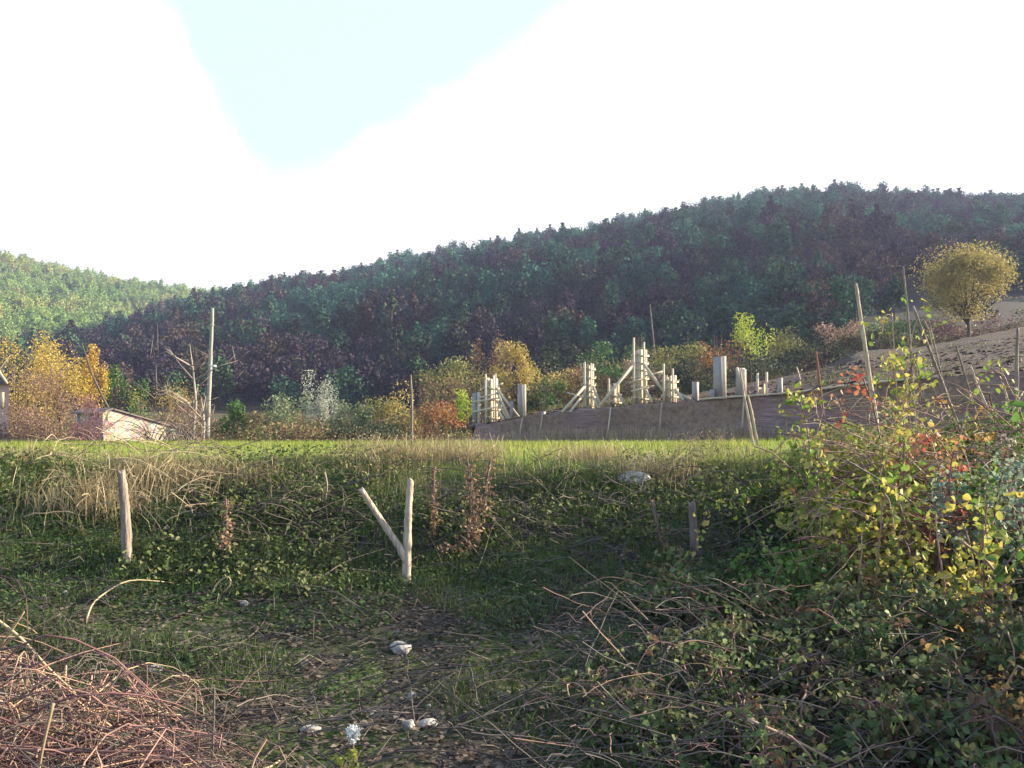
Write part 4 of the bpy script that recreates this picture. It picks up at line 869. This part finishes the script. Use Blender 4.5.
cane('white cane arching low in front of the right brambles', [(655, 672), (668, 640), (705, 620), (760, 617), (812, 634)], 5.1, .009, 'stake', d2=4.9, ground=2)
cane('thick pinkish stick lying near the bottom right', [(745, 716), (790, 735), (850, 768), (880, 790)], 4.2, .010, 'redtwig', name='fallen_stick', cat='stick')
cane('thin grey stick above the thick pinkish one', [(862, 668), (900, 680), (940, 694)], 4.7, .008, 'stakegrey', name='fallen_stick', cat='stick', ground=2)
cane('pale bent stem on the left flank of the brambles', [(798, 498), (815, 520), (843, 548)], 7.4, .012, 'stakegrey', ground=1)
cane('dark straight cane crossing the sunny bramble leaves', [(845, 460), (880, 480), (918, 507)], 7.0, .010, 'stakegrey')
cane('red brown arching cane at the right edge of the brambles', [(958, 540), (985, 560), (1005, 590), (1012, 640)], 6.0, .011, 'redtwig')
cane('pale pole lying slantwise through the bramble top', [(900, 452), (930, 480), (962, 508)], 7.6, .012, 'stake')
cane('grey stump like stem under the dry grass left of centre', [(325, 472), (328, 486), (326, 500)], 9.3, .016, 'stakegrey')
cane('long straight pinkish cane across the bottom left corner', [(-30, 744), (60, 746), (140, 748), (175, 745)], 3.75, .008, 'redtwig')
cane('thin straight vertical stick in front of the left twig pile', [(58, 700), (48, 745), (42, 790)], 3.6, .008, 'drystem')
cane('thin curved stick near the bottom centre', [(350, 760), (400, 745), (470, 748)], 4.3, .005, 'twig', cat='stick', name='fallen_stick')
cane('thin dark stick along the bottom centre ground', [(300, 737), (370, 736), (440, 740)], 4.5, .004, 'twig', cat='stick', name='fallen_stick', ground=2)
# tangles of bare stems
def tangle(label, x0, x1, y0, y1, d0, d1, n, mat, seed, ln=(.3, 1.0), up=.25, r0=.005, name='cane_tangle'):
    g = np.random.default_rng(seed); m = MB(); first = None
    for k in range(n):
        t = g.random(); px, py = g.uniform(x0, x1), g.uniform(y0, y1); a = g.uniform(0, math.pi); l = g.uniform(*ln)
        d = d0 + (d1 - d0) * (py - y0) / max(1, y1 - y0) + g.normal() * .15
        c = P(px, py, d); c[2] = max(c[2], float(gz(c[0], c[1])) + .02)
        if first is None: first = G((x0 + x1) / 2, (d0 + d1) / 2)
        dv = np.array([math.cos(a), math.sin(a) * .5, g.normal() * .35]) * l / 2
        p = arc(c - dv, c + dv, g.uniform(-.2, 1) * up, 7, g, .006)
        for q in p: q[2] = max(q[2], float(gz(q[0], q[1])) + .01)
        tube(m, p, np.linspace(r0, r0 * .4, 7), 4, g.random(), False)
    o = m.build(name, M[mat], loc=first); return tagp(o, label, 'tangle')
tangle('bleached bare stems tangled over the left bank edge', 50, 225, 440, 520, 10.6, 9.0, 170, 'drystem', 1, (.3, 1.1), .3, .006)
tangle('grey bare stems matted on the bank left of the forked post', 230, 360, 470, 540, 9.8, 8.6, 70, 'twig', 2, (.3, .9), .3, .005)
tangle('grey matted bare canes on the shaded bank under the meadow edge', 430, 800, 470, 560, 9.8, 8.4, 220, 'darktwig', 3, (.3, 1.1), .2, .005)
tangle('dry straw coloured stems hanging down the bank under the grass edge', 230, 790, 455, 530, 10.4, 9.0, 260, 'twig', 11, (.2, .8), .2, .004)
tangle('pale and pinkish bare canes criss crossing the bramble thicket', 800, 1040, 400, 560, 8.6, 6.8, 190, 'redtwig', 4, (.4, 1.3), .4, .006)
tangle('straw pale stems standing in the top of the thicket', 830, 1040, 395, 470, 9.2, 8.0, 120, 'drystem', 5, (.3, 1.0), .3, .005)
tangle('reddish dark canes matted across the lower right ground', 560, 1040, 580, 768, 6.2, 3.9, 120, 'redtwig', 6, (.2, .8), .15, .0035)
tangle('grey dead canes matted across the bottom right ground', 540, 1040, 600, 768, 6.0, 3.9, 260, 'darktwig', 7, (.3, 1.0), .18, .004)
tangle('dark thin dead stems lying across the bottom centre', 200, 600, 640, 768, 5.4, 3.9, 90, 'darktwig', 8, (.3, 1.0), .1, .004)
M['wallweed'] = leafmat('dry_wall_weeds', [(.16, .11, .07), (.3, .22, .14), (.42, .34, .24), (.16, .17, .07)], .3, .5)
g = np.random.default_rng(58); n = 9000; px = g.uniform(474, 1100, n); q = np.array([wall_top(a, -.9) for a in px]); q[:, 1] -= g.random(n) ** 2 * 1.9; q[:, 2] = gz(q[:, 0], q[:, 1]); k = wob(px, 0 * px, 59, .05) + .6 * wob(px, 0 * px, 60, .2) > g.uniform(-1.2, .8, n)
m = MB(); blades(m, q[k], .75, .035, .6, g); tagp(m.build('wall_foot_weeds', M['wallweed']), 'dry pale weeds and stems along the foot of the foundation wall', 'weeds', kind='stuff')
# scrub that reads as one mass between meadow, site and wood
M['scrub'] = leafmat('scrub_leaves', [(.03, .05, .025), (.05, .08, .03), (.12, .16, .05), (.2, .19, .07), (.2, .12, .07), (.13, .08, .07), (.08, .06, .05), (.1, .15, .05)], .3, .11)
def scrub(name, label, pxs, tops, bots, dns, dfs, n, lf, seed):
    g = np.random.default_rng(seed); px = g.uniform(pxs[0], pxs[-1], n); t = g.random(n); d = np.interp(px, pxs, dns) + (np.interp(px, pxs, dfs) - np.interp(px, pxs, dns)) * t
    x = (px - 512) / F_PX * d
    top = np.interp(px, pxs, tops); bot = np.interp(px, pxs, bots); nb = .5 + .28 * wob(x, d, seed, .35) + .2 * wob(x, d, seed + 1, 1.1)
    hgt = np.clip(nb, .05, 1.05); yy = bot + (top - bot) * hgt * g.random(n) ** .6 * (.55 + .45 * t)
    z = (HOR - yy) / F_PX * d; m = MB(); leaves(m, np.stack([x, d, z], 1), lf, g, .7); return tagp(m.build(name, M['scrub']), label, 'scrub', kind='stuff')
scrub('scrub', 'mixed brown and green scrub filling the valley behind the meadow', [205, 300, 400, 480], [402, 398, 388, 372], [444, 444, 442, 438], [46, 46, 50, 54], [72, 72, 74, 80], 26000, .17, 91)
scrub('hedgerow_scrub', 'tangled hedgerow scrub between the building site and the dark wood', [420, 500, 600, 700, 800, 860, 960, 1100], [345, 345, 343, 342, 330, 318, 314, 300], [432, 420, 410, 400, 384, 362, 350, 335], [58, 60, 62, 66, 70, 74, 79, 84], [92, 92, 92, 94, 96, 96, 98, 100], 60000, .22, 95)
scrub('valley_scrub', 'brown and green scrub below the golden trees and round the shed', [-80, 0, 110, 210], [395, 398, 400, 398], [444, 444, 444, 444], [54, 54, 56, 50], [76, 76, 76, 74], 16000, .18, 99)
# dead vines hanging over the bank
M['deadleaf'] = leafmat('dead_leaf', [(.14, .08, .05), (.26, .16, .10), (.42, .3, .2)], .3, 4)
def vine(label, pts, d, n, spread, seed, leafsz=.04, mat='deadleaf', name='dead_vine'):
    g = np.random.default_rng(seed); pp = np.array([P(x, y, d - .25 * i / len(pts)) for i, (x, y) in enumerate(pts)])
    for q in pp: q[2] = max(q[2], float(gz(q[0], q[1])) + .03)
    root = empty(name, pp[-1], label, 'vine'); m = MB()
    for k in range(4): tube(m, pp + g.normal(size=pp.shape) * spread * .4, np.linspace(.008, .004, len(pp)), 5, g.random())
    m.build('stems', M['twig'], root); t = g.uniform(0, len(pp) - 1, n)
    c = np.stack([np.interp(t, range(len(pp)), pp[:, i]) for i in range(3)], 1) + g.normal(size=(n, 3)) * spread
    m = MB(); leaves(m, c, leafsz, g, .6, detail=True); m.build('leaves', M[mat], root)
vine('dead brown leafy vine hanging in a fork right of the forked post', [(490, 462), (484, 500), (470, 535), (455, 565), (440, 585)], 8.7, 420, .045, 1)
vine('second strand of dead brown leaves beside the forked vine', [(468, 462), (474, 500), (474, 540), (470, 575)], 8.8, 300, .04, 2)
vine('thin straight dead strand close right of the forked post', [(433, 470), (434, 505), (434, 545)], 8.9, 160, .02, 3)
vine('rusty bunch of dead stems hanging on the left bank', [(228, 500), (228, 530), (226, 560)], 8.6, 160, .03, 4)
vine('dull crimson leafy strand on the bank below the flat stone', [(652, 500), (660, 540), (690, 560)], 8.3, 90, .03, 5, .04)

# stones
def stone(label, px, py, wpx_, hpx, seed, mat='stone', name='stone', d=None):
    g = np.random.default_rng(seed); d = d or hit(px, py + hpx * .4); s = d / F_PX; bm_ = __import__('bmesh').new()
    import bmesh; bmesh.ops.create_icosphere(bm_, subdivisions=3, radius=1)
    ax = unit(9, g); of = g.uniform(.62, .95, 9)
    for v in bm_.verts:
        for a, o_ in zip(ax, of):
            t = v.co.dot(Vector(a))
            if t > o_: v.co -= Vector(a) * (t - o_)
        v.co *= 1 + .06 * math.sin(v.co.x * 5 + seed) * math.sin(v.co.y * 7 + v.co.z * 6)
        v.co.x *= wpx_ * s / 2 * 1.15; v.co.y *= wpx_ * s / 2 * .8; v.co.z *= hpx * s / 2 * 1.25
    me = bpy.data.meshes.new(name); bm_.to_mesh(me); bm_.free(); me.materials.append(M[mat])
    a = me.attributes.new('rnd', 'FLOAT', 'POINT'); a.data.foreach_set('value', np.full(len(me.vertices), g.uniform(.3, 1)))
    o = bpy.data.objects.new(name, me); COL.objects.link(o); b = G(px, d); o.location = (b[0], b[1], b[2] + hpx * s * .35); o.rotation_euler = (0, 0, g.uniform(-.4, .4))
    return tagp(o, label, 'stone')
stone('pale oval stone alone in the middle of the ditch floor', 401, 646, 21, 12, 1)
stone('flat long pale stone near the bottom centre', 428, 719, 19, 8, 2)
stone('rounder grey stone touching the flat long one', 410, 722, 13, 11, 3)
stone('small pale stone right of the white flower head, far bottom left', 313, 725, 18, 6, 4)
stone('large flat mauve grey rock set in the bank edge under dry grass', 634, 479, 30, 14, 5)
stone('tiny white pebble below the oval stone', 413, 692, 8, 6, 6, name='pebble')
stone('tiny white pebble nearer than the other, right of it', 430, 703, 6, 4, 7, name='pebble')
stone('small pale stone on the ditch floor behind the long bent branch', 246, 602, 8, 6, 8)
stone('broken pale stone on the left ditch floor', 160, 667, 14, 10, 9)
stone('small white stone at the upper left of the ditch', 68, 592, 7, 5, 10)
# white flower head on a yellowish leafy stalk, bottom centre
d = 3.9; b = G(355, d); fl = empty('wild_plant', b, 'yellow green leafy stalk with a fluffy white head at the bottom centre', 'plant')
m = MB(); gg = np.random.default_rng(3); c = P(355, 730, d) + unit(420, gg) * gg.uniform(.3, 1, (420, 1)) * np.array([.034, .034, .045]); leaves(m, c, .016, gg, .5); m.build('flower_head', M['whitepl'], fl)
m = MB(); tube(m, [b - [0, 0, .1], P(356, 760, d), P(355, 738, d)], [.006, .005, .005], 6); m.build('stalk', M['drystem'], fl)
M['limeleaf'] = leafmat('lime_leaf', [(.3, .34, .06), (.48, .46, .12)], .4)
for nm, x0, yt, yb in (('leaves', 355.5, 745, 800), ('leaves', 343, 753, 800)):
    m = MB(); y = gg.uniform(yt, yb, 150); c = np.array([P(x0 + gg.normal() * 2.6, q, d + gg.normal() * .015) for q in y]); leaves(m, c, .022, gg, .45, detail=True); m.build('leaves', M['limeleaf'], fl)

# ------------------------------------------------------------------ heap of cut reddish stalks, bottom left
g = np.random.default_rng(21)
hp = empty('brushwood_heap', G(90, 3.9), 'large heap of cut reddish brown stalks in the bottom left corner', 'brush heap')
for nm, n, mat, rr in (('red_stalks', 700, 'redtwig', .0042), ('pale_stalks', 110, 'drystem', .0045), ('dark_stalks', 350, 'darktwig', .004)):
    m = MB()
    for k in range(n):
        y = g.uniform(3.15, 4.9); x = -.66 * y - .3 + g.random() ** 1.4 * 1.6; u_ = (x + .66 * y + .2) / 1.9; hh = .85 * max(0, 1 - u_) ** .8 * math.exp(-((y - 4.2) / .8) ** 2)
        z = float(gz(x, y)) + g.uniform(0, 1) * hh + .02; a = g.normal(-.3, .7); ln_ = g.uniform(.2, .9); tl = g.normal(-.1, .3)
        dv = np.array([math.cos(a), math.sin(a) * .9, tl]) * ln_ / 2; c = np.array([x, y, z]); bend = g.normal(size=3) * .11 * ln_ / .6; r1_ = rr * g.uniform(.5, 1.5)
        t_ = np.linspace(-1, 1, 7)[:, None]; p3 = c + dv * t_ + bend * (1 - t_ ** 2) + g.normal(size=(7, 3)) * .004
        gzz = gz(p3[:, 0], p3[:, 1]) + .006; p3[:, 2] = np.maximum(p3[:, 2], gzz)
        tube(m, p3, np.linspace(r1_, r1_ * .35, 7), 4, g.random(), False)
        for q_ in range(int(g.integers(0, 3))):
            b0 = p3[int(g.integers(2, 6))]; e0 = b0 + dv * g.uniform(.25, .6) + g.normal(size=3) * .06; tube(m, [b0, (b0 + e0) / 2 + g.normal(size=3) * .008, e0], [r1_ * .5, r1_ * .4, r1_ * .2], 4, g.random(), False)
    m.build('stalks', M[mat], hp, ); 
# upright ones over the heap
for i, (lb, pts) in enumerate((('leftmost cut stem sticking up from the twig heap', [(-5, 655), (15, 630), (28, 610)]), ('stem bending right over the top of the twig heap', [(-20, 670), (10, 640), (40, 625), (64, 612)]), ('thin stem crossing the top of the twig heap', [(-10, 610), (25, 635), (52, 665), (80, 690)]))):
    cane(lb, pts, 4.3, .008, 'drystem', 'upright_cane', 'stems standing up from the heap', 'stem')

# ------------------------------------------------------------------ brambles
pal('br_mixed', (.08, .16, .04), (.16, .28, .05), (.2, .28, .05), (.4, .38, .08), (.42, .34, .14), (.3, .14, .08), clump=3)
pal('br_yellow', (.06, .11, .035), (.12, .2, .045), (.22, .28, .06), (.45, .42, .09), (.58, .48, .1), (.5, .36, .16), (.3, .16, .09), clump=4)
pal('br_green', (.03, .06, .02), (.06, .13, .03), (.1, .2, .045), (.2, .28, .06), (.34, .34, .1), clump=3)
pal('br_red', (.36, .06, .06), (.42, .1, .08), (.45, .2, .1), (.16, .16, .05), clump=4)
pal('br_grey', (.12, .18, .12), (.2, .27, .2), (.3, .36, .28), clump=3)
pal('br_orange', (.45, .16, .06), (.5, .28, .1), (.4, .36, .12), clump=4)
pal('br_dark', (.03, .06, .025), (.07, .12, .045), (.16, .2, .08), (.12, .08, .05), (.2, .09, .07), clump=2)  # leaves of the lower right brambles, their shade put into the colour
pal('br_fluff', (.4, .34, .3), (.5, .45, .4), trans=.3, clump=3)
def bramble(label, px, py_top, wpx_, d, mat, seed, ncane=22, nleaf=900, sz=.05, stem='redtwig', name='bramble_bush', depth=.6, top_z=None, droop=.5):
    g = np.random.default_rng(seed); b = G(px, d); x0, y0, z0 = b; zt = P(px, py_top, d)[2]; h = max(.15, zt - z0); rx = wpx_ * d / F_PX / 2
    root = empty(name, b, label, 'bramble'); m = MB(); L_ = []
    if mat == 'br_dark': nleaf = int(nleaf * 1.6); ncane = int(ncane * 1.3)
    if mat in ('br_mixed', 'br_yellow', 'br_orange'): nleaf = int(nleaf * 1.0); sz *= 1.15
    for k in range(ncane):
        s = np.array([x0 + g.normal() * rx * .45, y0 + g.normal() * depth * .5, 0]); s[2] = float(gz(s[0], s[1])) - .02
        a = g.uniform(0, 6.28); e = s + [math.cos(a) * rx * g.uniform(.4, 1.1), math.sin(a) * depth * g.uniform(.4, 1.1), 0]
        tz = z0 + h * g.uniform(.45, 1.12); e[2] = max(z0 + (tz - z0) * g.uniform(.2, .95), float(gz(e[0], e[1])) + .03)
        p = arc(s, e, (tz - s[2]) * 1.1, 11, g, .008); p[:, 2] = np.minimum(p[:, 2], z0 + h * 1.12)
        tube(m, p, np.linspace(.008, .0035, 11), 5, g.random(), False); L_.append(p)
    m.build('canes', M[stem], root)
    A_ = np.concatenate(L_); k = g.integers(0, len(A_), nleaf); t3 = A_[k] + g.normal(size=(nleaf, 3)) * np.array([.07, .07, .06]) * (sz / .05)
    # leaflets in threes
    c = np.repeat(t3, 3, 0) + g.normal(size=(nleaf * 3, 3)) * sz * .5; c[:, 2] = np.maximum(c[:, 2], gz(c[:, 0], c[:, 1]) + .02)
    m = MB(); leaves(m, c, sz, g, .75, flat=.25, detail=True, r=np.repeat(g.random(nleaf), 3)); m.build('leaves', M[mat], root); return root
BR = [
 ('sunlit yellow green bramble at the upper left of the thicket', 838, 408, 100, 8.9, 'br_mixed', 1, 26, 700, .05),
 ('leafy lime and yellow bramble below the tall leaning stake', 862, 440, 110, 8.1, 'br_mixed', 2, 26, 950, .055),
 ('golden leaved bramble in the lit middle of the thicket', 868, 500, 100, 7.0, 'br_yellow', 3, 22, 420, .055),
 ('bramble with pale gold leaves right of the golden leaved one', 940, 510, 110, 6.7, 'br_yellow', 4, 22, 340, .055),
 ('red leaved spray in the heart of the thicket', 932, 462, 80, 7.8, 'br_red', 5, 20, 430, .045),
 ('grey green bramble on the right under the red leaved spray', 960, 480, 90, 7.4, 'br_grey', 6, 22, 850, .05),
 ('olive and orange bramble at the foot of the slanting stakes', 930, 412, 110, 9.2, 'br_orange', 7, 24, 420, .045),
 ('high green bramble at the right edge', 1000, 410, 100, 8.8, 'br_green', 8, 26, 800, .05),
 ('dense mid green bramble on the right edge half way down', 1010, 490, 90, 7.2, 'br_green', 9, 24, 800, .05),
 ('shaded bramble left of the golden leaved one', 800, 545, 90, 7.2, 'br_green', 10, 20, 520, .05),
 ('low dark bramble spreading left of the short stubby post foot', 700, 566, 120, 7.0, 'br_dark', 11, 20, 420, .05),
 ('dim green bramble in front of the golden leaved one', 850, 600, 130, 5.9, 'br_dark', 12, 24, 700, .05),
 ('dark bramble with rust tinted leaves at the lower right edge', 975, 610, 130, 5.5, 'br_dark', 13, 24, 800, .05),
 ('dark bramble behind the white arching cane', 740, 622, 140, 5.8, 'br_dark', 14, 20, 460, .045),
 ('dim bramble creeping across the bottom right', 900, 672, 170, 4.8, 'br_dark', 15, 24, 650, .045),
 ('green bramble runner at the bottom right of centre', 640, 690, 120, 4.9, 'br_dark', 16, 16, 330, .042),
 ('orange tinted bramble in the bottom right corner', 1000, 660, 90, 4.6, 'br_orange', 17, 18, 200, .03),
 ('low bramble tangle at the bottom edge right of centre', 770, 715, 150, 4.3, 'br_dark', 18, 22, 300, .04),
 ('leafy tangle in the bottom right corner below the orange one', 960, 725, 130, 4.0, 'br_dark', 19, 22, 380, .04),
]
for b in BR: bramble(*b)
bramble('climbing vine leaves high on the slanting stakes', 905, 330, 70, 11.0, 'br_mixed', 31, 10, 90, .07, name='climbing_vine', depth=.3)
bramble('pale fluffy seed heads of old man beard at the right edge', 1012, 455, 34, 7.9, 'br_fluff', 32, 8, 240, .035, name='seed_head_vine', depth=.2)
g = np.random.default_rng(88)
for k, (x, d, h, lx, mt, lb) in enumerate(((820, 8.6, 1.9, -.5, 'redtwig', 'reddish cane arching left out of the thicket by the red brown stake'), (850, 8.8, 2.1, .8, 'drystem', 'straw coloured cane arching right beside the tall leaning stake'), (895, 8.4, 2.2, -.7, 'redtwig', 'reddish cane arching left over the bramble top'),
        (935, 8.2, 2.3, .9, 'redtwig', 'reddish cane arching right under the yellow tree'), (960, 8.0, 1.9, -1.0, 'drystem', 'pale cane bending far left over the red leaves'), (985, 7.6, 1.8, -.9, 'redtwig', 'dark red cane sweeping down over the grey green bramble'), (780, 7.6, 1.1, -.8, 'redtwig', 'low reddish cane reaching left towards the short stubby post'))):
    b = G(x, d); e = b + [lx, g.normal() * .2, h * .35]; p = arc(b, e, h * 1.25, 16, g, .006); m = MB(); tube(m, p, np.linspace(.009, .003, 16), 6)
    root = empty('arching_cane', b, lb, 'cane'); m.build('stem', M[mt], root)
    c = np.repeat(p[5:], 5, 0) + g.normal(size=(55, 3)) * .05; m = MB(); leaves(m, c, .055, g, .75, detail=True, droop=.3); m.build('leaves', M[('br_mixed', 'br_yellow', 'br_red')[k % 3]], root)
# unseen taller brambles added right of the frame to shade the ditch
for i, (x, y, h) in enumerate(((6.3, 7.4, 1.1), (6.0, 6.0, 1.3), (4.8, 5.0, 1.3), (7.8, 8.2, 1.2), (5.2, 4.0, 1.9), (7.6, 5.4, 2.3), (7.4, 4.2, 2.6))):
    px = x / y * F_PX + 512; z0 = float(gz(x, y)); bramble('unseen tall bramble added right of the frame to shade the ditch', px, HOR - (z0 + h) / y * F_PX, 2.6 * F_PX / y, y, 'br_green', 60 + i, 30, 1300, .075, depth=1.0).__setitem__('group', 'added shade brambles beyond the right edge')

# ------------------------------------------------------------------ haze
m = MB(); box(m, (0, 310, 66), (1340, 800, 144), 0, .5)
hm, N, L = newmat('haze_air'); pv = N.new('ShaderNodeVolumePrincipled'); pv.inputs['Color'].default_value = (.52, .58, .98, 1)
pv.inputs['Density'].default_value = .0003; pv.inputs['Anisotropy'].default_value = .2
o = N.new('ShaderNodeOutputMaterial'); L.new(pv.outputs[0], o.inputs['Volume'])
hz = m.build('haze', hm); tagp(hz, 'thin blue autumn haze filling the valley', 'haze', kind='stuff')
